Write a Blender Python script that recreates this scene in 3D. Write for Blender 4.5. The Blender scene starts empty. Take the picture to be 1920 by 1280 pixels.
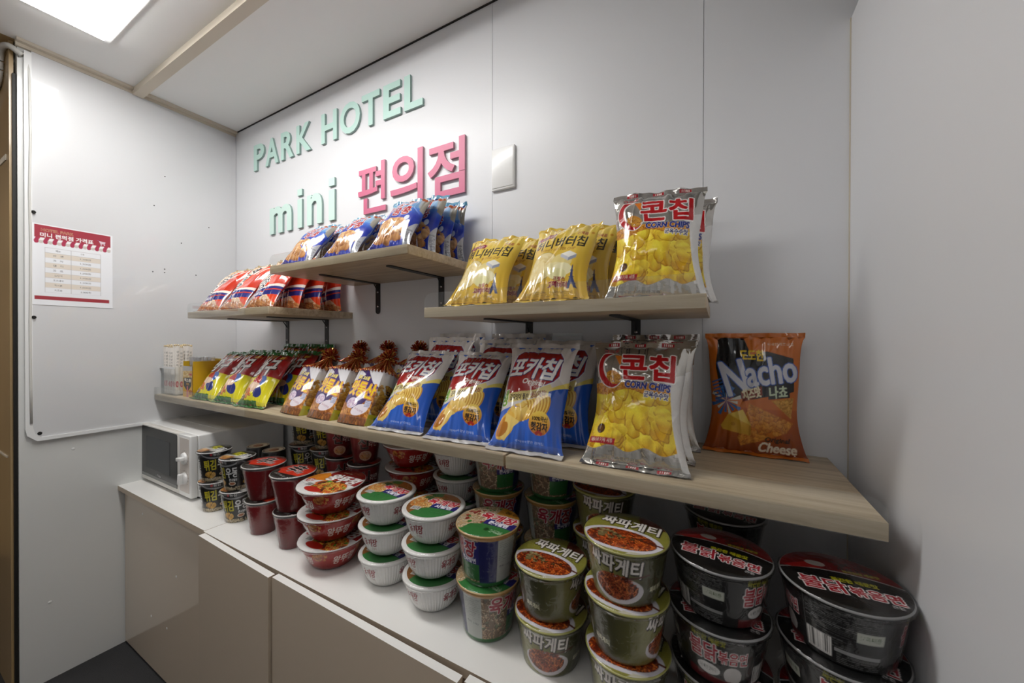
import bpy, math, random
import numpy as np
from mathutils import Vector, Matrix

PI = math.pi
SC = bpy.context.scene
COL = SC.collection

# ------------------------------------------------------------ camera
def make_camera():
    yaw, pit, roll = (math.radians(a) for a in (-28.866, -0.2756, 0.1098))
    F = Vector((math.sin(yaw), math.cos(yaw), 0)); Rv = Vector((math.cos(yaw), -math.sin(yaw), 0)); U = Vector((0, 0, 1))
    F2 = F * math.cos(pit) + U * math.sin(pit); U2 = U * math.cos(pit) - F * math.sin(pit)
    R3 = Rv * math.cos(roll) + U2 * math.sin(roll); U3 = U2 * math.cos(roll) - Rv * math.sin(roll)
    cd = bpy.data.cameras.new('camera'); cd.sensor_width = 36; cd.lens = 699.35 * 36 / 1920
    cd.clip_start = 0.02; cd.clip_end = 50
    co = bpy.data.objects.new('camera', cd); COL.objects.link(co)
    m = Matrix((R3, U3, -F2)).transposed().to_4x4(); m.translation = Vector((2.186, -1.0, 1.276))
    co.matrix_world = m
    SC.camera = co
make_camera()

# ------------------------------------------------------------ light and exposure
LED_STRENGTH = 21.0
REAR_FILL_STRENGTH = 4.2
w = bpy.data.worlds.new('room_air'); SC.world = w; w.use_nodes = True
w.node_tree.nodes['Background'].inputs[0].default_value = (0.93, 0.96, 1.0, 1)
w.node_tree.nodes['Background'].inputs[1].default_value = 0.02
SC.view_settings.view_transform = 'Standard'
SC.view_settings.look = 'None'
SC.view_settings.gamma = 1
SC.view_settings.exposure = 0.1
SC.cycles.max_bounces = 10
SC.cycles.transparent_max_bounces = 32
SC.cycles.caustics_reflective = False
SC.cycles.caustics_refractive = False

# ------------------------------------------------------------ materials
def srgb(h):
    if isinstance(h, str):
        h = h.lstrip('#'); h = [int(h[i:i + 2], 16) / 255 for i in (0, 2, 4)]
    return tuple(c / 12.92 if c <= 0.04045 else ((c + 0.055) / 1.055) ** 2.4 for c in h)

def new_mat(name):
    m = bpy.data.materials.new(name); m.use_nodes = True
    return m, m.node_tree, m.node_tree.nodes['Principled BSDF']

def bump(nt, bs, scale, strength, dist=0.001, detail=3, stretch=None):
    tc = nt.nodes.new('ShaderNodeTexCoord'); n = nt.nodes.new('ShaderNodeTexNoise')
    n.inputs['Scale'].default_value = scale; n.inputs['Detail'].default_value = detail
    src = tc.outputs['Object']
    if stretch:
        mp = nt.nodes.new('ShaderNodeMapping'); mp.inputs['Scale'].default_value = stretch
        nt.links.new(src, mp.inputs[0]); src = mp.outputs[0]
    nt.links.new(src, n.inputs['Vector'])
    b = nt.nodes.new('ShaderNodeBump'); b.inputs['Strength'].default_value = strength; b.inputs['Distance'].default_value = dist
    nt.links.new(n.outputs[0], b.inputs['Height']); nt.links.new(b.outputs[0], bs.inputs['Normal'])
    return n

def mat(name, col, rough=.5, metal=0, coat=0, coat_rough=.03, spec=.5, bmp=None, vary=0):
    m, nt, bs = new_mat(name)
    c = srgb(col)
    bs.inputs['Base Color'].default_value = (*c, 1); bs.inputs['Roughness'].default_value = rough
    bs.inputs['Metallic'].default_value = metal; bs.inputs['Coat Weight'].default_value = coat
    bs.inputs['Coat Roughness'].default_value = coat_rough; bs.inputs['Specular IOR Level'].default_value = spec
    if bmp: bump(nt, bs, *bmp)
    if vary:
        tc = nt.nodes.new('ShaderNodeTexCoord'); n = nt.nodes.new('ShaderNodeTexNoise'); n.inputs['Scale'].default_value = 2.5
        r = nt.nodes.new('ShaderNodeValToRGB'); nt.links.new(tc.outputs['Object'], n.inputs['Vector'])
        r.color_ramp.elements[0].position = .3; r.color_ramp.elements[1].position = .7
        r.color_ramp.elements[0].color = (*[x * (1 - vary) for x in c], 1); r.color_ramp.elements[1].color = (*c, 1)
        nt.links.new(n.outputs[0], r.inputs[0]); nt.links.new(r.outputs[0], bs.inputs['Base Color'])
    return m

def wood_mat():
    m, nt, bs = new_mat('pale_laminated_wood')
    tc = nt.nodes.new('ShaderNodeTexCoord'); L = nt.links.new
    mp = nt.nodes.new('ShaderNodeMapping'); mp.inputs['Scale'].default_value = (1.3, 26, 26); L(tc.outputs['Object'], mp.inputs[0])
    n1 = nt.nodes.new('ShaderNodeTexNoise'); n1.inputs['Scale'].default_value = 2.6; n1.inputs['Detail'].default_value = 6
    n1.inputs['Roughness'].default_value = .6; n1.inputs['Distortion'].default_value = .6; L(mp.outputs[0], n1.inputs['Vector'])
    r = nt.nodes.new('ShaderNodeValToRGB'); L(n1.outputs[0], r.inputs[0])
    e = r.color_ramp.elements; e[0].position = .28; e[0].color = (*srgb('#a8947a'), 1); e[1].position = .72; e[1].color = (*srgb('#dccdb4'), 1)
    e2 = r.color_ramp.elements.new(.48); e2.color = (*srgb('#c8b597'), 1)
    br = nt.nodes.new('ShaderNodeTexBrick'); L(tc.outputs['Object'], br.inputs['Vector'])
    br.inputs['Scale'].default_value = 1; br.inputs['Brick Width'].default_value = .34; br.inputs['Row Height'].default_value = .045
    br.inputs['Mortar Size'].default_value = .0003; br.inputs['Color1'].default_value = (1, 1, 1, 1); br.inputs['Color2'].default_value = (.84, .83, .81, 1)
    br.inputs['Mortar'].default_value = (.8, .78, .75, 1); br.offset = .37
    mx = nt.nodes.new('ShaderNodeMix'); mx.data_type = 'RGBA'; mx.blend_type = 'MULTIPLY'; mx.inputs[0].default_value = .8
    L(r.outputs[0], mx.inputs[6]); L(br.outputs['Color'], mx.inputs[7]); L(mx.outputs[2], bs.inputs['Base Color'])
    bs.inputs['Roughness'].default_value = .42
    return m

def clear_mat(name, tint=(1, 1, 1), gloss=.10, rough=.05, bmp=None, haze=0.0):
    m = bpy.data.materials.new(name); m.use_nodes = True; nt = m.node_tree; nt.nodes.clear(); L = nt.links.new
    o = nt.nodes.new('ShaderNodeOutputMaterial'); t = nt.nodes.new('ShaderNodeBsdfTransparent'); g = nt.nodes.new('ShaderNodeBsdfGlossy')
    t.inputs[0].default_value = (*tint, 1); g.inputs['Roughness'].default_value = rough
    lw = nt.nodes.new('ShaderNodeLayerWeight'); lw.inputs['Blend'].default_value = .5
    pw = nt.nodes.new('ShaderNodeMath'); pw.operation = 'POWER'; pw.inputs[1].default_value = 4; L(lw.outputs['Facing'], pw.inputs[0])
    ad = nt.nodes.new('ShaderNodeMath'); ad.operation = 'MULTIPLY_ADD'; ad.inputs[1].default_value = .6; ad.inputs[2].default_value = gloss * .3; ad.use_clamp = True
    L(pw.outputs[0], ad.inputs[0]); mx = nt.nodes.new('ShaderNodeMixShader')
    L(ad.outputs[0], mx.inputs[0]); L(t.outputs[0], mx.inputs[1]); L(g.outputs[0], mx.inputs[2])
    out = mx
    if haze:
        d = nt.nodes.new('ShaderNodeBsdfDiffuse'); d.inputs[0].default_value = (.9, .9, .92, 1)
        m2 = nt.nodes.new('ShaderNodeMixShader'); m2.inputs[0].default_value = haze
        L(mx.outputs[0], m2.inputs[1]); L(d.outputs[0], m2.inputs[2]); out = m2
    if bmp:
        tc = nt.nodes.new('ShaderNodeTexCoord'); n = nt.nodes.new('ShaderNodeTexNoise'); n.inputs['Scale'].default_value = bmp[0]
        n.inputs['Detail'].default_value = 2; n.inputs['Distortion'].default_value = 1.5
        L(tc.outputs['Object'], n.inputs['Vector']); b = nt.nodes.new('ShaderNodeBump'); b.inputs['Strength'].default_value = bmp[1]
        b.inputs['Distance'].default_value = .002; L(n.outputs[0], b.inputs['Height']); L(b.outputs[0], g.inputs['Normal']); L(b.outputs[0], lw.inputs['Normal'])
    L(out.outputs[0], o.inputs[0])
    return m

def print_mat(name, rough, coat, bmp=None):
    """printed packaging: colour and foil mask come from the mesh's own colour attribute"""
    m, nt, bs = new_mat(name); L = nt.links.new
    a = nt.nodes.new('ShaderNodeAttribute'); a.attribute_name = 'art'
    L(a.outputs['Color'], bs.inputs['Base Color']); L(a.outputs['Alpha'], bs.inputs['Metallic'])
    bs.inputs['Roughness'].default_value = rough; bs.inputs['Coat Weight'].default_value = coat; bs.inputs['Coat Roughness'].default_value = .025; bs.inputs['Specular IOR Level'].default_value = .3
    if bmp: bump(nt, bs, *bmp)
    return m

M = dict(
    wall=mat('white_wall_paint', '#e6e7ea', .35, spec=.4),
    panel=mat('white_gloss_board', '#d9dadc', .3, coat=1, coat_rough=.006),
    lower=mat('white_satin_board', '#dadbd9', .35, coat=.3, coat_rough=.05),
    ceil=mat('ceiling_paint', '#ececea', .8),
    batten=mat('cream_batten', '#cfc5b4', .55),
    edge=mat('white_trim', '#eceded', .3),
    carpet=mat('charcoal_carpet', '#3a3a3c', .95, bmp=(420, 1, .004, 4), vary=.35),
    brown=mat('brown_wood_veneer', '#b3976c', .3, coat=.3, bmp=(6, .15, .002, 3, (1, 1, .1)), vary=.25),
    rubber=mat('black_gasket', '#15130f', .6),
    beige=mat('beige_gloss_laminate', '#d0c0ab', .4, coat=1, coat_rough=.015),
    beige_edge=mat('beige_edge_band', '#c0b09c', .5),
    white_lam=mat('white_laminate', '#f0efec', .35),
    black=mat('black_bracket_paint', '#1b1c1c', .45),
    steel=mat('screw_steel', '#c9c9c9', .25, 1),
    mint=mat('mint_acrylic', '#c2e3da', .45), mint2=mat('mint_pale_acrylic', '#d2ece4', .45), pink=mat('rose_acrylic', '#d0688a', .4),
    mint_side=mat('letter_core', '#8fa8a2', .6), pink_side=mat('rose_letter_core', '#b58a97', .6),
    white_pl=mat('white_plastic', '#e9e9e8', .3, coat=.2), offwhite=mat('offwhite_plastic', '#dcd9d3', .35),
    glass_black=mat('black_glass', '#0e0f10', .12, spec=.35), mesh_grey=mat('oven_window_mesh', '#3a3d40', .35, spec=.3),
    panel_grey=mat('control_panel_print', '#cfc6bf', .3),
    cable=mat('grey_white_cable', '#d3d2cd', .5), conduit=mat('ribbed_grey_conduit', '#8e8c82', .6),
    hole=mat('dark_hole', '#141210', .9),
    paper=mat('wrapper_paper', '#eee9e2', .6), bamboo=mat('bamboo_stick', '#d9c49a', .55),
    wood=wood_mat(),
    acrylic=clear_mat('clear_acrylic', (.97, .98, .98), .12, .01, haze=.006),
    film=clear_mat('shrink_film', (.99, .99, .99), .16, .06, (38, 1.0), haze=.0),
    bag=print_mat('printed_film', .24, 1.0, (45, .22, .002, 1.5)),
    foil=print_mat('crinkled_foil', .17, .6, (60, .6, .003, 2)),
    card=print_mat('printed_paper_cup', .35, .25),
    foam=print_mat('printed_foam', .5, .1),
    poster=print_mat('printed_poster', .35, .5),
    tinsel=mat('red_gold_tinsel', '#d0703a', .22, .55), tinsel2=mat('dark_red_tinsel', '#a02a1c', .22, .55), tinsel3=mat('gold_tinsel', '#f0c060', .2, .55),
)
def emis(name, col, s):
    m = bpy.data.materials.new(name); m.use_nodes = True; nt = m.node_tree; nt.nodes.clear()
    e = nt.nodes.new('ShaderNodeEmission'); o = nt.nodes.new('ShaderNodeOutputMaterial')
    e.inputs[0].default_value = (*col, 1); e.inputs[1].default_value = s; nt.links.new(e.outputs[0], o.inputs[0]); return m
M['led'] = emis('led_diffuser', (1, .985, .96), LED_STRENGTH)
M['hall_fill'] = emis('hall_fill_glow', (1, .985, .96), 11.0)  # glow of the added fill panel past the left wall
M['rear_fill'] = emis('rear_fill_glow', (1, .985, .96), REAR_FILL_STRENGTH)  # glow of the added fill panel behind the camera

# ------------------------------------------------------------ mesh helpers
class MB:
    def __init__(s): s.v = []; s.f = []; s.m = []; s.smooth = []
    def add(s, vs, fs, mi=0, sm=False):
        o = len(s.v); s.v += [tuple(v) for v in vs]; s.f += [tuple(i + o for i in f) for f in fs]
        s.m += [mi] * len(fs); s.smooth += [sm] * len(fs)
    def box(s, x0, x1, y0, y1, z0, z1, mi=0, bev=0.0):
        if bev <= 0:
            vs = [(x, y, z) for z in (z0, z1) for y in (y0, y1) for x in (x0, x1)]
            s.add(vs, [(0, 2, 3, 1), (4, 5, 7, 6), (0, 1, 5, 4), (2, 6, 7, 3), (0, 4, 6, 2), (1, 3, 7, 5)], mi); return
        import bmesh
        bm = bmesh.new(); bmesh.ops.create_cube(bm, size=1)
        for v in bm.verts:
            v.co = ((x0 + x1) / 2 + v.co.x * (x1 - x0), (y0 + y1) / 2 + v.co.y * (y1 - y0), (z0 + z1) / 2 + v.co.z * (z1 - z0))
        bmesh.ops.bevel(bm, geom=bm.edges[:], offset=bev, segments=3, affect='EDGES', profile=.5)
        bm.verts.index_update(); s.add([v.co[:] for v in bm.verts], [[v.index for v in f.verts] for f in bm.faces], mi, True); bm.free()
    def tube(s, pts, r, n=8, mi=0, cap=True):
        pts = [Vector(p) for p in pts]; rs = r if isinstance(r, (list, tuple)) else [r] * len(pts); vs = []; fs = []
        up = Vector((0, 0, 1))
        for i, p in enumerate(pts):
            d = (pts[min(i + 1, len(pts) - 1)] - pts[max(i - 1, 0)]).normalized()
            a = d.cross(up if abs(d.z) < .95 else Vector((1, 0, 0))).normalized(); b = d.cross(a)
            vs += [p + (a * math.cos(2 * PI * k / n) + b * math.sin(2 * PI * k / n)) * rs[i] for k in range(n)]
        for i in range(len(pts) - 1):
            fs += [(i * n + k, i * n + (k + 1) % n, (i + 1) * n + (k + 1) % n, (i + 1) * n + k) for k in range(n)]
        if cap: fs += [tuple(range(n))[::-1], tuple((len(pts) - 1) * n + k for k in range(n))]
        s.add(vs, fs, mi, True)
    def lathe(s, prof, n=64, mi=0, c=(0, 0, 0), axis='z'):
        vs = []; fs = []
        for r, z in prof:
            for k in range(n):
                a = 2 * PI * k / n; p = (r * math.cos(a), r * math.sin(a), z)
                if axis == 'y': p = (p[0], p[2], p[1])
                vs.append((p[0] + c[0], p[1] + c[1], p[2] + c[2]))
        m_ = len(prof)
        for i in range(m_ - 1):
            fs += [(i * n + k, i * n + (k + 1) % n, (i + 1) * n + (k + 1) % n, (i + 1) * n + k) for k in range(n)]
        s.add(vs, fs, mi, True)
    def prism(s, poly, y0, y1, mi=0, plane='xz'):
        n = len(poly)
        f = (lambda p, d: (p[0], d, p[1])) if plane == 'xz' else ((lambda p, d: (p[0], p[1], d)) if plane == 'xy' else (lambda p, d: (d, p[0], p[1])))
        vs = [f(p, y0) for p in poly] + [f(p, y1) for p in poly]
        s.add(vs, [tuple(range(n)), tuple(range(2 * n - 1, n - 1, -1))] + [(i, (i + 1) % n, n + (i + 1) % n, n + i) for i in range(n)], mi)
    def mesh(s, name, mats):
        me = bpy.data.meshes.new(name); me.from_pydata(s.v, [], s.f)
        for m_ in mats: me.materials.append(m_)
        me.polygons.foreach_set('material_index', s.m); me.polygons.foreach_set('use_smooth', s.smooth)
        import bmesh
        bm = bmesh.new(); bm.from_mesh(me); bmesh.ops.recalc_face_normals(bm, faces=bm.faces); bm.to_mesh(me); bm.free()
        me.update(); return me
    def build(s, name, mats, parent=None):
        if not isinstance(mats, (list, tuple)): mats = [mats]
        return link(name, s.mesh(name, mats), parent)

def link(name, me, parent=None):
    o = bpy.data.objects.new(name, me); COL.objects.link(o)
    if parent is not None: o.parent = parent
    return o
def tag(o, label=None, cat=None, group=None, kind=None):
    if label: o['label'] = label
    if cat: o['category'] = cat
    if group: o['group'] = group
    if kind: o['kind'] = kind
    return o
def empty(name, loc=(0, 0, 0), rz=0, label=None, cat=None, group=None):
    o = bpy.data.objects.new(name, None); o.empty_display_size = .03; COL.objects.link(o); o.location = loc; o.rotation_euler = (0, 0, rz)
    return tag(o, label, cat, group)
def struct(name, mb, m): return tag(mb.build(name, m), kind='structure')
def bx(*a, **k):
    b = MB(); b.box(*a, **k); return b

def copy_tree(o, parent=None):
    c = o.copy(); COL.objects.link(c); c.parent = parent
    for ch in list(o.children): copy_tree(ch, c)
    return c

# ------------------------------------------------------------ room
W, H, FRONT = 2.421, 2.337, -2.6
SH = -.32                      # front edge of the shelves
struct('floor', bx(-1.6, 3.6, FRONT, 0.05, -.05, 0), M['carpet'])
struct('ceiling', bx(0.0, 3.6, FRONT, .05, H, H + .05), M['ceil'])
b = bx(-.06, 1.562, 0, .05, 0, H); b.box(1.5635, 2.1535, 0, .05, 0, H); b.box(2.155, 3.6, 0, .05, 0, H)
b.box(1.562, 1.5635, .003, .05, 0, H); b.box(2.1535, 2.155, .003, .05, 0, H)
struct('wall_back', b, M['wall'])
struct('wall_left', bx(-.06, 0, -.685, 0, 0, H), M['lower'])
struct('wall_right', bx(W, W + .04, FRONT, 0, 0, 1.930), M['wall'])
struct('wall_front', bx(-1.6, 3.6, FRONT - .05, FRONT, 0, H), M['wall'])
# the lining boards on the left wall, above the edge strip
b = MB(); b.box(0, .009, -.655, -.001, .915, H - .022)
struct('wall_left_lining', b, M['panel'])
b = MB()
b.prism([(-.655, H - .03), (-.655, .955), (-.650, .93), (-.635, .915), (-.02, .915), (-.02, .905), (-.645, .902), (-.668, .925), (-.672, .95), (-.672, H - .03)], 0, .014, plane='yz')
struct('trim_1', b, M['edge'])
b = bx(0, .012, -.69, -.001, H - .022, H); b.box(.012, .03, -.69, -.001, H - .010, H)
struct('trim_2', b, M['batten'])
b = bx(.012, 3.6, -.390, -.357, H - .026, H)
struct('trim_3', b, M['batten'])
struct('trim_4', bx(0, W, -.004, 0, H - .004, H), M['rubber'])
# the doorway side beyond the left wall's end
b = bx(-1.6, -.021, -.70, -.69, 0, H + .1, mi=0); b.box(-1.6, -.060, -.703, -.70, .846, .852, mi=1); b.box(-1.6, -.060, -.703, -.70, 1.92, 1.94, mi=1)
b.box(-1.6, -1.5, FRONT, -.70, 0, H, mi=0)
struct('door_1', b, [M['brown'], M['batten']])
struct('trim_5', bx(-.020, -.010, -.694, -.686, 0.0, 2.22), M['rubber'])
struct('trim_6', bx(-1.6, 0.0, FRONT, -.66, H, H + .05), M['brown'])
b = bx(W - .0015, W, -.004, 0, 0, 1.93)
struct('trim_7', b, M['batten'])

# little marks: screw holes in the left wall and screws on its strip
def disc_on_x(y, z, r, x): 
    b = MB(); b.lathe([(0.0003, .0015), (r * .7, .0015), (r, .0006), (r, 0)], 14); 
    b.v = [(x + v[2], y + v[0], z + v[1]) for v in b.v]; return b
b = MB()
for (y, z) in ((-.283, 2.005), (-.320, 1.864), (-.118, 1.82), (-.225, 1.72), (-.285, 1.59), (-.285, 1.574), (-.325, 1.572), (-.17, 1.58)):
    q = disc_on_x(y, z, .0022, .009); b.add(q.v, q.f, 0, True)
tag(b.build('screw_hole', M['hole']), 'scattered tiny dark screw holes in the white left wall board', 'screw hole', kind='stuff')
for (y, z, l) in ((-.652, 1.735, 'small dark screw on the wall edge strip just above the price list'), (-.652, 1.354, 'small dark screw on the wall edge strip below the price list'), (-.640, .930, 'small round screw in the bottom corner of the white wall board')):
    tag(disc_on_x(y, z, .006, .0145).build('screw', M['hole']), l, 'screw', 'screws on the left wall board edge')
for (y, z, l) in ((-.556, .85, 'upper white plastic plug in the lower left wall'), (-.615, .29, 'lower white plastic plug in the lower left wall near the carpet')):
    tag(disc_on_x(y, z, .005, 0).build('wall_plug', M['white_pl']), l, 'wall plug', 'white plugs in the lower left wall')

# cable and conduit at the top of the wall's end
b = MB(); b.tube([(.004, -.672, 2.30), (.010, -.662, 2.27), (.015, -.660, 2.2), (.0155, -.6585, 2.0), (.0155, -.661, 1.8), (.0155, -.659, 1.6), (.0155, -.661, 1.3), (.0155, -.660, 1.1), (.0155, -.659, .97)], .0035, 8)
tag(b.build('cable', M['cable']), 'thin white cable running down the edge of the white left wall board', 'cable')
b = MB(); pts = []
ctrl = [(-.34, -.70, 2.10), (-.22, -.705, 2.19), (-.13, -.71, 2.215), (-.10, -.71, 2.245), (-.085, -.71, 2.29), (-.045, -.71, 2.312), (-.005, -.70, 2.308), (.012, -.675, 2.285)]
for i in range(len(ctrl) - 1):
    for k in range(10):
        t = k / 10; p0, p1, p2, p3 = (Vector(ctrl[max(i - 1, 0)]), Vector(ctrl[i]), Vector(ctrl[i + 1]), Vector(ctrl[min(i + 2, len(ctrl) - 1)]))
        pts.append(.5 * ((2 * p1) + (p2 - p0) * t + (2 * p0 - 5 * p1 + 4 * p2 - p3) * t * t + (3 * p1 - p0 - 3 * p2 + p3) * t ** 3))
b.tube(pts, [.0085 + (.0015 if i % 2 else 0) for i in range(len(pts))], 10)
tag(b.build('conduit', M['cable']), 'pale ribbed conduit looping over the top end of the left wall', 'conduit')
b = MB(); b.tube([(p[0] + .004, p[1] + .030, p[2] - .034 - max(0, -p[0] - .1) * .15) for p in pts[:52]], .012, 10)
tag(b.build('pipe', M['conduit']), 'dark grey insulated pipe behind the pale conduit at the wall end', 'pipe')

# ceiling lights: one over the shelves, two unseen ones added as fill
def ceiling_light(loc, lx, ly, m_, label):
    t = empty('ceiling_light', loc, 0, label, 'light')
    f = .022
    b = MB(); h = .006
    b.box(-f, lx + f, -f, 0, -h, 0); b.box(-f, lx + f, ly, ly + f, -h, 0); b.box(-f, 0, 0, ly, -h, 0); b.box(lx, lx + f, 0, ly, -h, 0)
    b.build('frame', M['white_pl'], t)
    b = MB(); b.box(-.004, lx + .004, -.004, ly + .004, -.014, -.0065); b.build('diffuser', m_, t)
    return t
ceiling_light((.298, -.720, H), 1.24, .175, M['led'], 'glowing rectangular flat ceiling light with a white frame above the left side')
ceiling_light((1.0, -1.55, H), 1.24, .175, M['rear_fill'], 'added flat fill light on the ceiling behind the viewer, unseen')  # unseen lamp, added to brighten the right wall
ceiling_light((-1.35, -1.75, H), 1.24, .175, M['hall_fill'], 'added flat fill light, unseen, beyond the end of the left wall')  # unseen lamp, added to brighten the cabinet fronts and right wall

# ------------------------------------------------------------ counter and cabinets
CT = .6655
t = empty('base_cabinet', (0, 0, 0), 0, 'beige cabinet at the left end of the counter under the microwave', 'cabinet', 'beige base cabinets')
bx(.012, .755, -.416, -.002, .012, CT - .0195).build('carcass', M['beige'], t)
for x, z in ((.50, .43), (.42, .215), (.28, .21), (.2, .585)):
    b = MB(); b.lathe([(.0003, .001), (.003, .001), (.0045, 0)], 12)
    b.v = [(x + v[0], -.4162 - v[2], z + v[1]) for v in b.v]
    b.build('screw_cap', M['white_pl'], t)
b = MB(); b.box(.0, .756, -.434, -.001, CT - .019, CT, mi=0, bev=0)
b.m = [1 if i != 1 else 0 for i in range(6)]
w1 = b.build('worktop', [M['white_lam'], M['beige_edge']]); 
tag(w1, 'short white worktop carrying the microwave with a beige front edge', 'worktop', 'white worktops')
b = MB(); b.box(.758, W - .002, -.438, -.001, CT - .019, CT, mi=0); b.m = [1 if i != 1 else 0 for i in range(6)]
tag(b.build('worktop', [M['white_lam'], M['beige_edge']]), 'long white worktop carrying the stacked noodle cups', 'worktop', 'white worktops')
def cabinet(x0, x1, y0, y1, label):
    t = empty('base_cabinet', (x0, 0, 0), 0, label, 'cabinet', 'beige base cabinets')
    bx(.001, x1 - x0 - .001, -.432, -.002, .012, CT - .020).build('carcass', M['beige_edge'], t)
    b = MB(); w_ = x1 - x0 - .004; n = 8
    # a door hung slightly askew: front edge from y0 (left) to y1 (right)
    vs = [(.002, y0, .02), (.002 + w_, y1, .02), (.002 + w_, y1 + .017, .02), (.002, y0 + .017, .02)]
    vs = vs + [(a, c, CT - .0005) for a, c, _ in vs]
    b.add(vs, [(0, 3, 2, 1), (0, 1, 5, 4), (1, 2, 6, 5), (2, 3, 7, 6), (3, 0, 4, 7)], 0); b.add(vs[4:], [(0, 1, 2, 3)], 1)
    b.build('door', [M['beige'], M['white_lam']], t)
    return t
cabinet(.771, 1.181, -.4565, -.4665, 'beige gloss base cabinet with a narrow door right of the end cabinet')
cabinet(1.184, 1.784, -.4605, -.468, 'wide beige gloss base cabinet in the middle of the counter')
cabinet(1.790, 2.39, -.4595, -.461, 'wide beige gloss base cabinet at the right end of the counter')

# ------------------------------------------------------------ shelves
def rounded(x0, x1, z0, z1, r, n=7):
    p = [(x0, z0), (x1, z0)]
    p += [(x1 - r + r * math.sin(a), z1 - r + r * math.cos(a)) for a in [PI / 2 * (1 - k / n) for k in range(n + 1)]]
    p += [(x0 + r - r * math.sin(a), z1 - r + r * math.cos(a)) for a in [PI / 2 * (k / n) for k in range(n + 1)]]
    return p
def bracket(x, z, back, arm, drop, label):
    t = empty('shelf_bracket', (x, 0, z), 0, label, 'bracket', 'black metal shelf brackets')
    b = MB()
    b.box(-.0115, .0115, -.003, 0, -drop + .0115, 0)
    b.prism([(.0115 * math.cos(a), -drop + .0115 + .0115 * math.sin(a)) for a in [PI + PI * k / 12 for k in range(13)]], -.003, 0)
    b.box(-.0115, .0115, -arm + .0115, -.003, -.003, 0)
    b.prism([(.0115 * math.cos(a), -arm + .0115 + .0115 * math.sin(a)) for a in [PI + PI * k / 12 for k in range(13)]], -.003, 0, plane='xy')
    b.tube([(0, -.002, -.03), (0, -.02, -.004)], .0018, 6)
    b.build('angle', M['black'], t)
    for dz in (-.032, -drop + .028):
        q = MB(); q.lathe([(.0002, .0022), (.0028, .0016), (.0042, 0)], 14, 0, (0, 0, 0), 'y'); q.v = [(v[0], -.003 - v[1], v[2] + dz) for v in q.v]
        q.build('screw', M['steel'], t)
    return t
def shelf(x0, x1, top, label, guards, th=.024, y0=SH):
    o = MB(); o.box(x0, x1, y0, -.001, top - th, top, bev=.0012)
    ob = o.build('shelf', M['wood']); tag(ob, label, 'shelf', 'pale wooden wall shelves')
    for g0, g1, gl in guards:
        g = MB(); g.prism(rounded(g0 + .001, g1 - .001, top - th, top + .034, .022), y0 - .0025, y0 - .0005)
        tag(g.build('shelf_guard', M['acrylic']), gl, 'guard', 'clear acrylic shelf guards')
shelf(0.001, 1.791, 1.032, 'long pale wooden lower shelf carrying the front rows of snack bags', [
    (0.003, .583, 'clear acrylic guard at the far left of the long lower shelf'), (.585, 1.188, 'clear acrylic guard before the green topped snack bags'),
    (1.190, 1.791, 'clear acrylic guard before the blue potato chip bags')])
shelf(1.796, 2.388, 1.031, 'pale wooden lower shelf carrying the corn chips and the orange bag', [(1.797, 2.388, 'clear acrylic guard at the right end of the lower shelf')], th=.0255)
shelf(.331, .908, 1.383, 'pale wooden upper left shelf carrying the red shrimp snack bags', [(.332, .907, 'clear acrylic guard on the upper left shelf with red bags')])
shelf(.915, 1.517, 1.512, 'highest pale wooden shelf carrying the blue peanut snack bags', [(.916, 1.516, 'clear acrylic guard on the highest shelf with blue bags')])
shelf(1.571, 2.170, 1.352, 'pale wooden upper right shelf carrying the yellow chip bags', [(1.572, 2.169, 'clear acrylic guard on the upper right shelf')])
for x, z, l in ((.462, 1.359, 'left black bracket under the red shrimp snack shelf'), (.745, 1.359, 'right black bracket under the red shrimp snack shelf'),
                (1.052, 1.488, 'left black bracket under the highest shelf'), (1.360, 1.488, 'right black bracket under the highest shelf'),
                (1.694, 1.328, 'left black bracket under the yellow chip bag shelf'), (2.001, 1.328, 'right black bracket under the yellow chip bag shelf')):
    bracket(x, z, 0, .24, .115, l)
# clear card holder on the wall under the upper right shelf
t = empty('card_holder', (1.77, -.001, 1.18), 0, 'small clear plastic card holder on the wall above the blue bags', 'holder')
bx(0, .088, -.004, -.002, 0, .105).build('front_pane', M['acrylic'], t)
bx(0, .088, -.002, 0, .0, .115).build('back_pane', M['acrylic'], t)
b = bx(0, .088, -.006, -.0041, .094, .108); b.build('hanging_bar', clear_mat('cloudy_acrylic', (.8, .8, .8), .3, .1, haze=.3), t)

# switch plate
t = empty('switch_plate', (1.606, 0, 1.803), 0, 'blank white cover plate on the wall right of the Korean letters', 'switch plate')
b = MB(); b.box(-.041, .041, -.009, 0, -.065, .065, bev=.003); b.build('plate', M['white_pl'], t)
b = MB(); b.box(-.037, .037, -.0105, -.009, -.058, .058, bev=.0006); b.build('cover', M['white_pl'], t)

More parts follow.
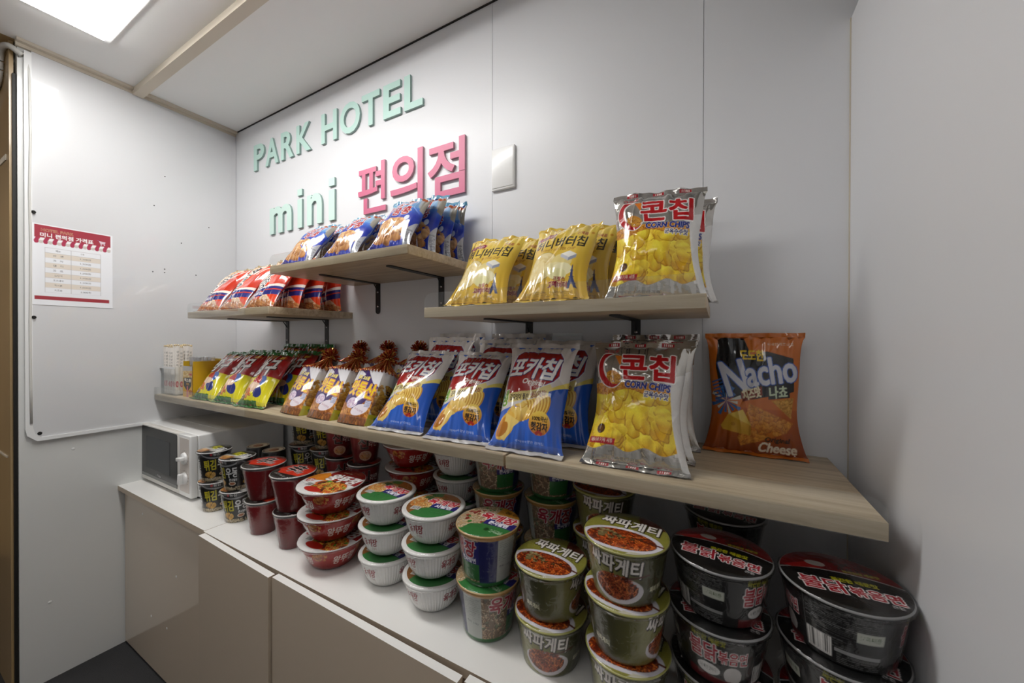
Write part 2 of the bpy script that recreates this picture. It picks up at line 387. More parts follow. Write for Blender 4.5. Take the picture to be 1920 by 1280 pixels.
# ------------------------------------------------------------ raised letters
_glyph = {}
def text_obj_mesh(s, offset=0.0, extrude=0.0, res=4):
    cu = bpy.data.curves.new('lettering', 'FONT'); cu.body = s; cu.resolution_u = res; cu.offset = offset; cu.extrude = extrude
    o = bpy.data.objects.new('lettering', cu); COL.objects.link(o)
    me = bpy.data.meshes.new_from_object(o)
    bpy.data.objects.remove(o); bpy.data.curves.remove(cu)
    return me
def wall_letter(s, x0, x1, z0, z1, m_, ms_, off, label, group, th=.009):
    me = text_obj_mesh(s, off, .5)
    n = len(me.vertices); co = np.empty(n * 3); me.vertices.foreach_get('co', co); co = co.reshape(-1, 3)
    mn, mx = co.min(0), co.max(0)
    out = np.empty_like(co)
    out[:, 0] = (co[:, 0] - mn[0]) / (mx[0] - mn[0]) * (x1 - x0) - (x1 - x0) / 2
    out[:, 2] = (co[:, 1] - mn[1]) / (mx[1] - mn[1]) * (z1 - z0)
    out[:, 1] = -(co[:, 2] - mn[2]) / (mx[2] - mn[2]) * th
    me.vertices.foreach_set('co', out.ravel()); me.materials.clear(); me.materials.append(m_); me.materials.append(ms_); me.update()
    for p in me.polygons:
        p.use_smooth = False
        p.material_index = 0 if abs(p.normal.y) > .7 else 1
    o = link('wall_letter', me); o.location = ((x0 + x1) / 2, -.0002, z0)
    return tag(o, label, 'letter', group)
G1 = 'mint letters on the back wall'; 
for s, x0, x1, wd in (('P', .195, .286, 'first letter of PARK'), ('A', .297, .404, 'second letter of PARK'), ('R', .425, .522, 'third letter of PARK'), ('K', .544, .648, 'last letter of PARK'),
                      ('H', .720, .821, 'first letter of HOTEL'), ('O', .841, .960, 'second letter of HOTEL'), ('T', .970, 1.069, 'third letter of HOTEL'), ('E', 1.088, 1.177, 'fourth letter of HOTEL'), ('L', 1.195, 1.282, 'last letter of HOTEL')):
    wall_letter(s, x0, x1, 2.096, 2.220, M['mint'], M['mint_side'], .026, 'raised mint green letter %s on the wall, %s' % (s, wd), 'mint letters of the sign top line')
for s, x0, x1, z1, wd in (('m', .333, .507, 1.892, 'first letter of mini'), ('i', .552, .585, 1.938, 'i after the m of mini'), ('n', .621, .724, 1.900, 'third letter of mini'), ('i', .769, .807, 1.942, 'last letter of mini')):
    lb = 'raised pale mint lowercase %s on the wall, %s' % (s, wd)
    if s == 'i':                                   # a plain bar with a square dot
        b = MB(); hw = (x1 - x0) / 2; b.box(-hw, hw, -.009, 0, 0, .126); b.box(-hw, hw, -.009, 0, .142, z1 - 1.768)
        b.m = [0 if k % 6 == 2 else 1 for k in range(12)]
        o = b.build('wall_letter', [M['mint2'], M['mint_side']]); o.location = ((x0 + x1) / 2, -.0002, 1.768); tag(o, lb, 'letter', 'pale mint letters of the word mini')
    else: wall_letter(s, x0, x1, 1.768, z1, M['mint2'], M['mint_side'], .026, lb, 'pale mint letters of the word mini')
for s, x0, x1, z0, z1, wd in (('편', .949, 1.101, 1.760, 1.948, 'first'), ('의', 1.125, 1.283, 1.764, 1.950, 'middle'), ('점', 1.305, 1.463, 1.757, 1.944, 'last')):
    wall_letter(s, x0, x1, z0, z1, M['pink'], M['pink_side'], .012 if s == '편' else .018, 'raised rose pink Korean syllable on the wall, %s of three' % wd, 'rose pink Korean syllables of the sign')
# ------------------------------------------------------------ painted artwork (numpy canvases turned into mesh colours)
PX = 0.42                                  # canvas pixel in mm
_tri = {}
def glyph_tris(s):
    if s not in _tri:
        me = text_obj_mesh(s, 0, 0, 3); me.calc_loop_triangles()
        n = len(me.vertices); co = np.empty(n * 3); me.vertices.foreach_get('co', co); co = co.reshape(-1, 3)[:, :2]
        tr = np.empty(len(me.loop_triangles) * 3, dtype=np.int32); me.loop_triangles.foreach_get('vertices', tr)
        mn, mx = co.min(0), co.max(0); co = (co - mn) / (mx - mn); co[:, 1] = 1 - co[:, 1]
        _tri[s] = co[tr.reshape(-1, 3)]; bpy.data.meshes.remove(me)
    return _tri[s]
def hexc(h):
    h = h.lstrip('#'); return np.array([int(h[i:i + 2], 16) / 255 for i in (0, 2, 4)])

class Art:
    def __init__(s, w, h, bg, metal=0, seed=1, px=PX):
        s.px = px; s.w, s.h = w, h; s.W, s.H = int(w / px) + 1, int(h / px) + 1
        s.a = np.empty((s.H, s.W, 4)); s.a[..., :3] = hexc(bg); s.a[..., 3] = metal; s.r = random.Random(seed); s.np = np.random.RandomState(seed)
        s.Y, s.X = np.mgrid[0:s.H, 0:s.W] * px
    def put(s, m, col, metal=0):
        s.a[m, :3] = hexc(col) if isinstance(col, str) else col; s.a[m, 3] = metal
    def rect(s, x0, y0, x1, y1, col, metal=0): s.put((s.X >= x0) & (s.X <= x1) & (s.Y >= y0) & (s.Y <= y1), col, metal)
    def pm(s, pts):
        m = np.zeros((s.H, s.W), bool); n = len(pts)
        for i in range(n):
            (x0, y0), (x1, y1) = pts[i], pts[(i + 1) % n]
            if y0 == y1: continue
            c = ((s.Y >= min(y0, y1)) & (s.Y < max(y0, y1))); xi = x0 + (s.Y - y0) * (x1 - x0) / (y1 - y0); m ^= c & (s.X < xi)
        return m
    def poly(s, pts, col, metal=0): s.put(s.pm(pts), col, metal)
    def em(s, cx, cy, rx, ry, rot=0):
        c, n = math.cos(rot), math.sin(rot); dx, dy = s.X - cx, s.Y - cy
        return ((dx * c + dy * n) / rx) ** 2 + ((dy * c - dx * n) / ry) ** 2 <= 1
    def ell(s, cx, cy, rx, ry, col, rot=0, metal=0): s.put(s.em(cx, cy, rx, ry, rot), col, metal)
    def grad(s, m, c0, c1, y0, y1):
        t = np.clip((s.Y[m] - y0) / (y1 - y0), 0, 1)[:, None]; s.a[m, :3] = hexc(c0) * (1 - t) + hexc(c1) * t; s.a[m, 3] = 0
    def tmask(s, txt, x0, y0, x1, y1, rot=0, shear=0, grow=0.0):
        T = glyph_tris(txt).copy(); T[..., 0] = x0 + T[..., 0] * (x1 - x0); T[..., 1] = y0 + T[..., 1] * (y1 - y0)
        cx, cy = (x0 + x1) / 2, (y0 + y1) / 2; dx, dy = T[..., 0] - cx, T[..., 1] - cy; dx = dx - dy * shear
        c, n = math.cos(rot), math.sin(rot); T = np.stack([cx + dx * c + dy * n, cy - dx * n + dy * c], -1) / s.px
        m = np.zeros((s.H, s.W), bool)
        for t in T:
            ax, ay = np.floor(t.min(0)).astype(int); bx_, by = np.ceil(t.max(0)).astype(int) + 1
            ax, ay = max(ax, 0), max(ay, 0); bx_, by = min(bx_, s.W), min(by, s.H)
            if ax >= bx_ or ay >= by: continue
            gx = np.arange(ax, bx_)[None, :]; gy = np.arange(ay, by)[:, None]
            e = [(t[(i + 1) % 3][0] - t[i][0]) * (gy - t[i][1]) - (t[(i + 1) % 3][1] - t[i][1]) * (gx - t[i][0]) for i in range(3)]
            m[ay:by, ax:bx_] |= ((e[0] >= -.01) & (e[1] >= -.01) & (e[2] >= -.01)) | ((e[0] <= .01) & (e[1] <= .01) & (e[2] <= .01))
        return s.dil(m, grow) if grow else m
    def dil(s, m, mm):
        r = mm / s.px; k = int(math.ceil(r)); out = m.copy()
        for dy in range(-k, k + 1):
            for dx in range(-k, k + 1):
                if dx * dx + dy * dy <= r * r + .3 and (dx or dy):
                    ys, yd = (slice(0, s.H - dy), slice(dy, s.H)) if dy >= 0 else (slice(-dy, s.H), slice(0, s.H + dy))
                    xs, xd = (slice(0, s.W - dx), slice(dx, s.W)) if dx >= 0 else (slice(-dx, s.W), slice(0, s.W + dx))
                    out[yd, xd] |= m[ys, xs]
        return out
    def text(s, txt, x0, y0, x1, y1, col, out=None, ow=1.0, bold=.6, rot=0, shear=0, shadow=None, sd=(1.2, 1.2), metal=0, out2=None, ow2=1.0):
        bold = bold * (.55 if bold > 1.2 else .8); m = s.tmask(txt, x0, y0, x1, y1, rot, shear, bold)
        if shadow:
            s.put(s.dil(s.tmask(txt, x0 + sd[0], y0 + sd[1], x1 + sd[0], y1 + sd[1], rot, shear, bold), ow if out else .1), shadow)
        if out2: s.put(s.dil(m, ow + ow2), out2)
        if out: s.put(s.dil(m, ow), out, metal)
        s.put(m, col)
    def chips(s, m, n, rx, ry, c_hi, c_lo, rim=None, rot=None):
        ys, xs = np.nonzero(m)
        if not len(ys): return
        hi, lo = hexc(c_hi), hexc(c_lo)
        for _ in range(n):
            k = s.r.randrange(len(ys)); cx, cy = xs[k] * s.px, ys[k] * s.px; f = s.r.uniform(.7, 1.25); a, b_ = rx * f, ry * f * s.r.uniform(.7, 1.1)
            th = s.r.uniform(0, PI) if rot is None else rot + s.r.uniform(-.25, .25)
            R = max(a, b_) / s.px + 2; i0, i1 = max(0, int(cy / s.px - R)), min(s.H, int(cy / s.px + R)); j0, j1 = max(0, int(cx / s.px - R)), min(s.W, int(cx / s.px + R))
            X, Y = s.X[i0:i1, j0:j1] - cx, s.Y[i0:i1, j0:j1] - cy; c, sn = math.cos(th), math.sin(th)
            u, v = (X * c + Y * sn) / a, (Y * c - X * sn) / b_; d = u * u + v * v + .10 * np.sin(5 * np.arctan2(v, u) + cx) + .09 * np.sin(3 * np.arctan2(v, u) + cy * 2); q = (d <= 1) & m[i0:i1, j0:j1]
            fold = .16 * np.sin(u * s.r.uniform(2, 5) + v * s.r.uniform(-4, 4) + cx); t = np.clip(.52 - .42 * (Y / max(a, b_)) + .15 * u + fold + .12 * (1 - d) + s.np.uniform(-.07, .07, u.shape) + s.r.uniform(-.18, .18), 0, 1)
            colr = lo + (hi - lo) * t[..., None]; edge = (d > .82) & (Y > -.15 * b_)
            colr[edge] = (hexc(rim) if rim else lo * .6) * .7 + colr[edge] * .3; e2 = (d > .86) & ~edge; colr[e2] = colr[e2] * .5 + hi * .5
            sub = s.a[i0:i1, j0:j1]; sub[q, :3] = colr[q]; sub[q, 3] = 0
    def noodles(s, m, n, cols, wid=1.3, L=26):
        ys, xs = np.nonzero(m)
        if not len(ys): return
        for _ in range(n):
            k = s.r.randrange(len(ys)); x, y = xs[k] * s.px, ys[k] * s.px; th = s.r.uniform(0, 2 * PI); c = hexc(s.r.choice(cols)); ph = s.r.uniform(0, 6)
            for i in range(int(L / .7)):
                th += .35 * math.sin(i * .45 + ph); x += .7 * math.cos(th); y += .7 * math.sin(th)
                j, i2 = int(x / s.px), int(y / s.px); r = max(1, int(wid / s.px / 2))
                if 0 <= i2 - r and i2 + r + 1 < s.H and 0 <= j - r and j + r + 1 < s.W and m[i2, j]:
                    s.a[i2 - r:i2 + r, j - r:j + r, :3] = c * (1.12 if i % 9 < 4 else .92); s.a[i2 + r, j - r:j + r, :3] = c * .45; s.a[i2 - r:i2 + r + 1, j - r:j + r, 3] = 0
    def speck(s, m, amt): s.a[m, :3] = np.clip(s.a[m, :3] * (1 + s.np.uniform(-amt, amt, (m.sum(), 1))), 0, 1)
    def lines(s, x0, y0, x1, y1, col, step=2.2, fill=.75, th=.7):
        y = y0
        while y < y1:
            x = x0
            while x < x1:
                l = s.r.uniform(1.5, 7)
                if s.r.random() < fill: s.rect(x, y, min(x + l, x1), y + th, col)
                x += l + .8
            y += step
    def barcode(s, x0, y0, x1, y1):
        s.rect(x0, y0, x1, y1, '#e8e6e2'); x = x0 + 1.2
        while x < x1 - 1.5:
            l = s.r.choice((.42, .42, .84, 1.26)); s.rect(x, y0 + 1, x + l, y1 - 2.6, '#1a1a1a'); x += l + s.r.choice((.42, .84))
        s.lines(x0 + 2, y1 - 1.9, x1 - 2, y1 - 1, '#333333', 3, .9, .6)
    def done(s):
        c = np.clip(s.a[..., :3], 0, 1); s.a[..., :3] = np.where(c <= .04045, c / 12.92, ((c + .055) / 1.055) ** 2.4); return s
    def sample(s, x, y):
        """area-averaged lookup, x,y arrays in mm"""
        out = 0
        for dx in (-.35, 0, .35):
            for dy in (-.35, 0, .35):
                out = out + s.a[np.clip(((y + dy) / s.px + .5).astype(int), 0, s.H - 1), np.clip(((x + dx) / s.px + .5).astype(int), 0, s.W - 1)]
        return out / 9

def grid_faces(ny, nx, wrap=False):
    i = np.arange(ny - 1)[:, None]; j = np.arange(nx if wrap else nx - 1)[None, :]; j2 = (j + 1) % nx
    return np.stack(np.broadcast_arrays(i * nx + j, i * nx + j2, (i + 1) * nx + j2, (i + 1) * nx + j), -1).reshape(-1, 4)
def art_mesh(name, chunks, mats):
    """chunks: (P (ny,nx,3), C (ny,nx,4), material index, wrap, flip) joined into one mesh"""
    V, Fc, Cc, MI = [], [], [], []; o = 0
    for P, C, mi, wrap, flip in chunks:
        ny, nx = P.shape[:2]; f = grid_faces(ny, nx, wrap)
        if flip: f = f[:, ::-1]
        V.append(P.reshape(-1, 3)); Fc.append(f + o); MI.append(np.full(len(f), mi)); o += ny * nx
        Cc.append(np.broadcast_to(np.asarray(C, float), (ny, nx, 4)).reshape(-1, 4))
    V = np.concatenate(V); Fc = np.concatenate(Fc); Cc = np.concatenate(Cc); MI = np.concatenate(MI)
    me = bpy.data.meshes.new(name); me.vertices.add(len(V)); me.vertices.foreach_set('co', V.astype(np.float32).ravel())
    me.loops.add(len(Fc) * 4); me.loops.foreach_set('vertex_index', Fc.astype(np.int32).ravel()); me.polygons.add(len(Fc))
    me.polygons.foreach_set('loop_start', np.arange(0, len(Fc) * 4, 4, dtype=np.int32))
    me.polygons.foreach_set('loop_total', np.full(len(Fc), 4, dtype=np.int32))
    for m_ in mats: me.materials.append(m_)
    me.update(calc_edges=True); me.polygons.foreach_set('material_index', MI.astype(np.int32)); me.polygons.foreach_set('use_smooth', np.ones(len(Fc), bool))
    at = me.color_attributes.new('art', 'FLOAT_COLOR', 'POINT'); at.data.foreach_set('color', Cc.astype(np.float32).ravel())
    me.validate(); return me
def lin(h, a=0): return np.array([*srgb(h), a])

# ------------------------------------------------------------ artworks of the bags
def art_ring():                                # red and yellow bag with the green top
    a = Art(170, 212, '#ddd21f', seed=3)
    a.rect(0, 0, 170, 105, '#a80f18'); a.grad((a.Y < 30), '#5d1412', '#8e1216', 0, 30)
    a.rect(0, 0, 170, 7, '#23652c'); a.chips((a.Y < 26) & (a.Y > 7) & (a.X < 80), 26, 11, 7, '#c98a4a', '#6b3417')
    a.ell(125, 20, 24, 9, '#7a1a14'); a.ell(125, 20, 22, 7.4, '#a93a1b'); a.text('꿀맛!', 112, 14, 138, 26, '#e8c93a', bold=.5)
    a.text('짱구', 14, 32, 134, 104, '#f4f2f0', out='#201010', ow=2.2, bold=4.2, rot=.06, shear=.18, shadow='#2a0d0c', sd=(2.5, 2.5))
    a.chips(a.em(22, 140, 20, 30, .3), 9, 13, 11, '#e7a86a', '#8d4a20'); a.chips(a.em(18, 190, 22, 16), 8, 10, 8, '#8a6a4a', '#3a2a1c')
    a.ell(105, 122, 24, 20, '#2f5fb4'); a.ell(78, 126, 25, 21, '#b5161c'); a.ell(104, 162, 30, 20, '#23307a', .5); a.ell(60, 150, 20, 22, '#e9c7ab'); a.ell(80, 143, 30, 12, '#eecfb6')
    a.ell(48, 168, 18, 16, '#d86a22'); a.ell(48, 168, 9, 8, '#f0a95a'); a.chips(a.em(52, 175, 25, 16), 4, 10, 8, '#e7a86a', '#a4521f')
    a.lines(6, 176, 34, 196, '#f1e6c0', 3.4, .8, 1.4); a.grad((a.Y > 196) & (a.X < 120), '#3c7a34', '#1d5a2a', 196, 212)
    return a.done()
def art_peanut_road():                         # the tied honey snack, front face then right side
    a = Art(195, 165, '#8a4a1e', seed=4)
    m = (a.X < 118) & (a.Y > 55); a.chips(m, 190, 14, 6, '#e2a04a', '#8a4516', rot=1.0)
    a.poly([(0, 0), (66, 0), (118, 34), (118, 60), (66, 128), (0, 100)], '#3a2168'); a.poly([(0, 0), (20, 0), (52, 14), (8, 36), (0, 36)], '#e9e6ea'); a.poly([(60, 0), (118, 0), (118, 48), (96, 40)], '#e8e6ea')
    a.text('꿀과 고소함', 18, 18, 76, 30, '#e9d23f', out='#fff3d2', ow=.5, bold=.8, rot=-.1)
    a.text('맛동산', 6, 38, 112, 82, '#f8d730', out='#d8401a', ow=1.7, bold=2.4, rot=-.12, out2='#f2d7a0', ow2=.9)
    a.ell(40, 104, 24, 16, '#e6dcee'); a.chips(a.em(40, 104, 22, 14), 22, 6, 5, '#fbeef6', '#b58ac0'); a.ell(80, 122, 30, 16, '#efe6ef', -.3)
    for k in range(5): a.text('땅콩', 62 + 7 * k, 116 + 2 * k, 68 + 7 * k, 122 + 2 * k, '#a03a60', bold=.2)
    a.rect(92, 92, 112, 112, '#c9cbe0'); a.lines(94, 94, 110, 110, '#5a5a90', 3, .8, 1)
    m = (a.Y > 140); a.chips(m & (a.X < 118), 70, 12, 5, '#b06a34', '#4a2410', rot=1.2)
    m = (a.X >= 118); a.grad(m, '#e4e2e6', '#c9c4b4', 0, 60); a.chips(m & (a.Y > 34 + abs(a.X - 150) * .2), 160, 9, 6, '#c89a3e', '#74491a')
    for i, ch in enumerate('맛동산'): a.text(ch, 150, 50 + i * 25, 178, 72 + i * 25, '#3a2410', bold=1.6)
    a.poly([(118, 130), (195, 120), (195, 165), (118, 165)], '#b3ae2a'); a.ell(150, 140, 14, 10, '#3f7a3a')
    return a.done()
def art_potato():
    a = Art(180, 245, '#2b64cc', seed=5)
    a.rect(0, 0, 180, 62, '#dcd6d2'); a.poly([(0, 62), (180, 62), (180, 92), (96, 146), (0, 168)], '#dcd6d2'); a.poly([(120, 126), (180, 86), (180, 110), (132, 140)], '#e8d46a')
    a.poly([(140, 118), (180, 100), (180, 245), (150, 245)], '#1f55b8')
    sh = [(26, 24), (40, 16), (146, 20), (156, 32), (156, 76), (146, 92), (96, 118), (14, 130), (10, 96), (18, 46)]
    m = a.pm(sh); a.put(a.dil(m, 3.2), '#f0ecec'); a.put(a.dil(m, 1.4), '#2a4f9c'); a.put(m, '#a81a18'); a.grad(m & (a.Y < 44), '#8d1512', '#a81a18', 16, 44)
    a.text('포카칩', 16, 34, 148, 88, '#f6f3f0', out='#274a92', ow=1.6, bold=3.6, rot=-.03, shear=.22, shadow='#5a0f10')
    a.text('Original', 62, 92, 124, 108, '#f4eee6', bold=.9, rot=-.10, shear=.25); a.text('오리지널', 96, 108, 118, 113, '#f0d8c8', bold=.2, rot=-.05)
    a.poly([(28, 128), (100, 116), (140, 100), (150, 112), (120, 130), (44, 148), (26, 148)], '#e6d48a')
    a.text('감자맛이 좋은', 34, 128, 88, 142, '#3a2412', bold=.7, rot=.07); a.text('생감자칩!', 92, 118, 134, 132, '#8a2a1a', bold=.7, rot=.16)
    a.text('생', 2, 120, 26, 156, '#7cae3a', out='#f2f2dc', ow=1.8, bold=2.4)
    for k in range(8):
        x = 132 - k * 8; y = 150 + k * 2.2; a.ell(x + 4, y, 13, 24, '#c68c2c', .25); a.ell(x, y, 13, 24, '#f0cf68' if k < 7 else '#f4d985', .25); a.ell(x - 2, y, 9, 20, '#e9bf52', .25)
    a.chips(a.em(66, 170, 38, 20, -.3), 10, 24, 15, '#f4d67a', '#d49a34', rim='#b87a22')
    a.ell(34, 200, 24, 34, '#e9b84e', .6); a.ell(28, 202, 17, 26, '#c98424', .6); a.poly([(30, 172), (76, 190), (56, 204), (38, 232), (26, 226)], '#efcf74'); a.ell(26, 208, 13, 19, '#b8731c', .7)
    m = a.em(128, 188, 27, 25); a.grad(m, '#f1d258', '#c06a16', 164, 212); a.text('100%국산', 110, 174, 148, 184, '#2a1808', bold=.7); a.text('햇감자', 108, 187, 149, 204, '#1e1006', bold=1.6)
    a.poly([(118, 208), (128, 202), (138, 208), (134, 214), (128, 209), (122, 214)], '#a8281a')
    a.text('바삭바삭 얇은 감자칩', 70, 226, 138, 231, '#cfe0ff', bold=.2); a.grad((a.Y > 236), '#2458b8', '#16408f', 236, 245)
    return a.done()
def corn_chips(a, dx=0):
    m = (a.Y > 92 + 6 * np.sin(a.X / 14)) & (a.Y < 210); band = (a.Y > 84) & (a.Y < 122)
    a.put(band & (np.abs(a.X - 97) > -1), '#b06a1c'); a.chips(band, 1100, 3.4, 2.6, '#f0b23a', '#8a3f10')
    blob = (a.Y > 104 + 6 * np.sin(a.X / 17)) & (a.Y < 212 + 5 * np.sin(a.X / 11)); a.put(blob, '#b8860f'); a.chips(blob, 240, 23, 16, '#fbe648', '#c08410', rim='#a06a0c'); a.speck(blob, .06)
def art_corn():
    a = Art(196, 240, '#b9b6b0', .85, seed=6)
    a.rect(0, 226, 196, 240, '#b9b6b0', .9); a.poly([(150, 88), (196, 60), (196, 215), (176, 216), (180, 150)], '#d4d2ce', .5)
    corn_chips(a); a.poly([(168, 70), (196, 56), (196, 240), (184, 240), (178, 130)], '#d9d7d4', .45)
    a.text('크라운', 22, 6, 56, 16, '#b3262a', bold=.8)
    m = a.em(38, 56, 31, 42, -.25); a.put(m, '#e8e4e0'); a.put(a.em(38, 56, 29, 40, -.25), '#b2161e'); a.put(a.em(48, 52, 27, 34, -.25), '#e8e4e0'); a.put(a.em(50, 51, 25, 31, -.25), '#aaa49c', .6)
    a.poly([(46, 22), (66, 24), (60, 48)], '#d8761c'); a.put(a.em(46, 74, 20, 14, .5) & a.em(50, 51, 25, 31, -.25), '#c8862a'); a.chips(a.em(46, 76, 18, 11, .5), 60, 3, 2.4, '#efb845', '#8a4a14')
    a.text('콘칩', 62, 20, 174, 76, '#b8141c', out='#f3efec', ow=2.4, bold=4.4, rot=-.02, shear=-.1)
    a.text('CORN CHIPS', 74, 82, 172, 96, '#1f2d80', out='#cfd2e4', ow=.8, bold=2.0, rot=-.05)
    a.text('군옥수수맛', 118, 101, 170, 113, '#28306e', out='#f2eee6', ow=1.4, bold=.9, rot=-.05)
    for k in range(18):
        t = 2 * PI * k / 18; a.ell(26 + 13 * math.cos(t), 178 + 13 * math.sin(t), 8, 3, '#f2d028', -t if False else t)
    a.ell(26, 178, 9.5, 9.5, '#4a2c10'); a.ell(26, 178, 5, 5, '#6a4418'); a.poly([(4, 194), (62, 196), (60, 208), (4, 206)], '#a01a24'); a.text('해바라기유 사용', 8, 196, 56, 204, '#f4ead8', bold=.4)
    a.text('옥수수의 고소함이 가득', 20, 228, 110, 233, '#5a5450', bold=.2)
    return a.done()
def art_nacho():
    a = Art(186, 245, '#c4691f', seed=7); a.grad(a.Y > 150, '#b85c1a', '#823810', 150, 245)
    a.poly([(24, 0), (76, 2), (88, 38), (90, 110), (20, 112), (14, 60)], '#14181c')
    a.poly([(14, 66), (30, 56), (120, 30), (172, 44), (176, 112), (90, 132), (26, 130)], '#14181c')
    for k in range(16):
        t = 2 * PI * k / 16 + .1; x, y = 34, 138; L = 34 if k % 2 else 25
        a.poly([(x, y), (x + L * math.cos(t - .12), y + L * math.sin(t - .12)), (x + L * math.cos(t + .12), y + L * math.sin(t + .12))], '#3a6aa4' if k % 3 else '#c9ccc4')
    for k in range(7): a.poly([(4 + k, 98 + k * 7), (30, 88 + k * 8), (30, 91 + k * 8), (4 + k, 102 + k * 7)], '#2f5590')
    a.text('도도한', 66, 28, 114, 50, '#d8b41e', bold=1.5, rot=.0)
    a.text('N', 30, 52, 78, 124, '#c9cbd4', out='#2f56a8', ow=2.2, bold=4.0, rot=.18, shear=-.1); a.text('acho', 78, 44, 178, 98, '#c9cbd4', out='#2f56a8', ow=2.0, bold=3.2, rot=.16)
    a.poly([(66, 118), (110, 104), (112, 122), (70, 138)], '#7a2a14'); a.text('치즈맛', 70, 108, 108, 130, '#e0d6b4', bold=1.2, rot=.26)
    a.poly([(122, 104), (166, 98), (168, 124), (124, 130)], '#14181c'); a.text('나쵸', 126, 102, 162, 126, '#c2d2b4', bold=1.8, rot=.1)
    m = a.pm([(62, 214), (84, 140), (176, 176), (160, 196), (70, 232)]); a.put(m, '#b8691a'); a.chips(m, 200, 7, 5, '#dc9a3a', '#a4561a'); a.speck(m, .12)
    m = a.pm([(130, 132), (176, 124), (172, 168)]); a.put(m, '#c88a2e'); a.chips(m, 60, 6, 4, '#e0ac4c', '#a4661c')
    a.poly([(38, 166), (70, 154), (88, 186), (40, 178)], '#e2c25c'); a.poly([(24, 192), (38, 166), (88, 186), (86, 208), (30, 200)], '#c89a34'); a.poly([(84, 188), (88, 186), (88, 206), (84, 209)], '#a87820'); a.ell(50, 186, 5, 4, '#a87820')
    a.text('Original', 116, 208, 162, 220, '#1c1208', bold=.8, shear=.3); a.text('Cheese', 104, 220, 172, 240, '#e6dcc8', bold=1.2, shear=.3)
    a.text('바삭한 치즈 나쵸', 122, 12, 170, 18, '#e6cfb0', bold=.2)
    return a.done()
def art_honey():
    a = Art(160, 216, '#d8ad32', seed=8); a.grad(a.X > -1, '#e3c650', '#d8ad34', 0, 216)
    a.poly([(6, 34), (56, 28), (62, 34), (56, 46), (4, 48)], '#8a1f38'); a.text('고소하고 달콤한', 9, 34, 54, 43, '#f0dcc0', bold=.4, rot=.06)
    a.text('허니버터칩', 10, 48, 142, 84, '#2a2412', bold=1.9, rot=.03, shear=.08); a.text('HONEY BUTTER CHIP', 30, 86, 122, 94, '#b3852a', bold=.5)
    a.put(a.em(44, 140, 35, 44, .35), '#7a6a3a'); a.put(a.em(44, 140, 34, 43, .35), '#ead69a'); a.chips(a.em(44, 140, 31, 40, .35), 26, 13, 7, '#f3e5b4', '#dcc078', rim='#e0c884')
    a.put(a.em(96, 128, 26, 22), '#e3cf86'); a.put(a.em(84, 152, 28, 20), '#e9dba0'); a.ell(102, 150, 24, 16, '#efe6b8'); a.ell(92, 164, 22, 14, '#e6dfa4')
    a.poly([(90, 106), (110, 98), (130, 108), (112, 118)], '#efece0'); a.poly([(90, 106), (112, 118), (112, 128), (90, 116)], '#c9cad0'); a.poly([(112, 118), (130, 108), (130, 118), (112, 128)], '#8f96a8')
    x, y = 126, 138; a.poly([(x, y), (x + 1.5, y), (x + 4, y + 30), (x + 13, y + 58), (x + 6, y + 58), (x + .8, y + 44), (x - 5, y + 58), (x - 12, y + 58), (x - 3, y + 30)], '#2b3a6a')
    for q, ww in ((14, 3), (30, 6), (46, 10)): a.rect(x - ww, y + q, x + ww + 1, y + q + 2, '#2b3a6a')
    a.text('프랑스', 84, 170, 112, 180, '#8f2436', bold=.7); a.text('고메버터', 72, 181, 116, 194, '#8f2436', out='#efe2b0', ow=.8, bold=1.2)
    a.lines(20, 202, 130, 209, '#7a5c18', 3.2, .8, 1.0); a.text('신제품', 114, 28, 140, 40, '#a4552a', out='#e9cf6a', ow=.8, bold=.5); a.ell(150, 30, 4, 4, '#c89028')
    return a.done()
def art_shrimp():
    a = Art(160, 212, '#e6cdb4', seed=9)
    a.chips((a.X < 70) | (a.Y > 170), 90, 26, 8, '#efdcc4', '#c28a5a', rim='#d8a884', rot=.5)
    a.poly([(160, 0), (160, 212), (140, 190), (84, 150), (70, 190), (30, 190), (60, 120), (84, 40), (110, 0)], '#d8401c'); a.poly([(160, 20), (160, 150), (104, 140), (112, 60)], '#c93216')
    for k in range(4): a.poly([(90 + k * 16, 6), (94 + k * 16, 6), (70 + k * 16, 60), (62 + k * 16, 60)], '#e9ded2')
    a.poly([(0, 150), (160, 118), (160, 132), (0, 166)], '#f0e2d8'); a.poly([(0, 152), (160, 130), (160, 164), (0, 186)], '#252a78'); a.poly([(60, 156), (160, 140), (160, 144), (60, 161)], '#c8381c')
    for ch, x, y, w_, h_ in (('새', 52, 12, 40, 40), ('우', 42, 56, 42, 40), ('깡', 28, 100, 48, 44)):
        a.text(ch, x, y, x + w_, y + h_, '#15100e', out='#f6f2ee', ow=2.6, bold=3.0, shear=.2)
    a.text('생새우로 만든', 18, 160, 84, 172, '#eceaf2', bold=.9, rot=.12); a.ell(30, 178, 13, 8, '#8d2432'); a.text('NEW', 22, 174, 38, 182, '#f2d8d0', bold=.6)
    a.chips(a.Y > 188, 60, 18, 5, '#d8995e', '#8a4a26', rot=.1)
    return a.done()
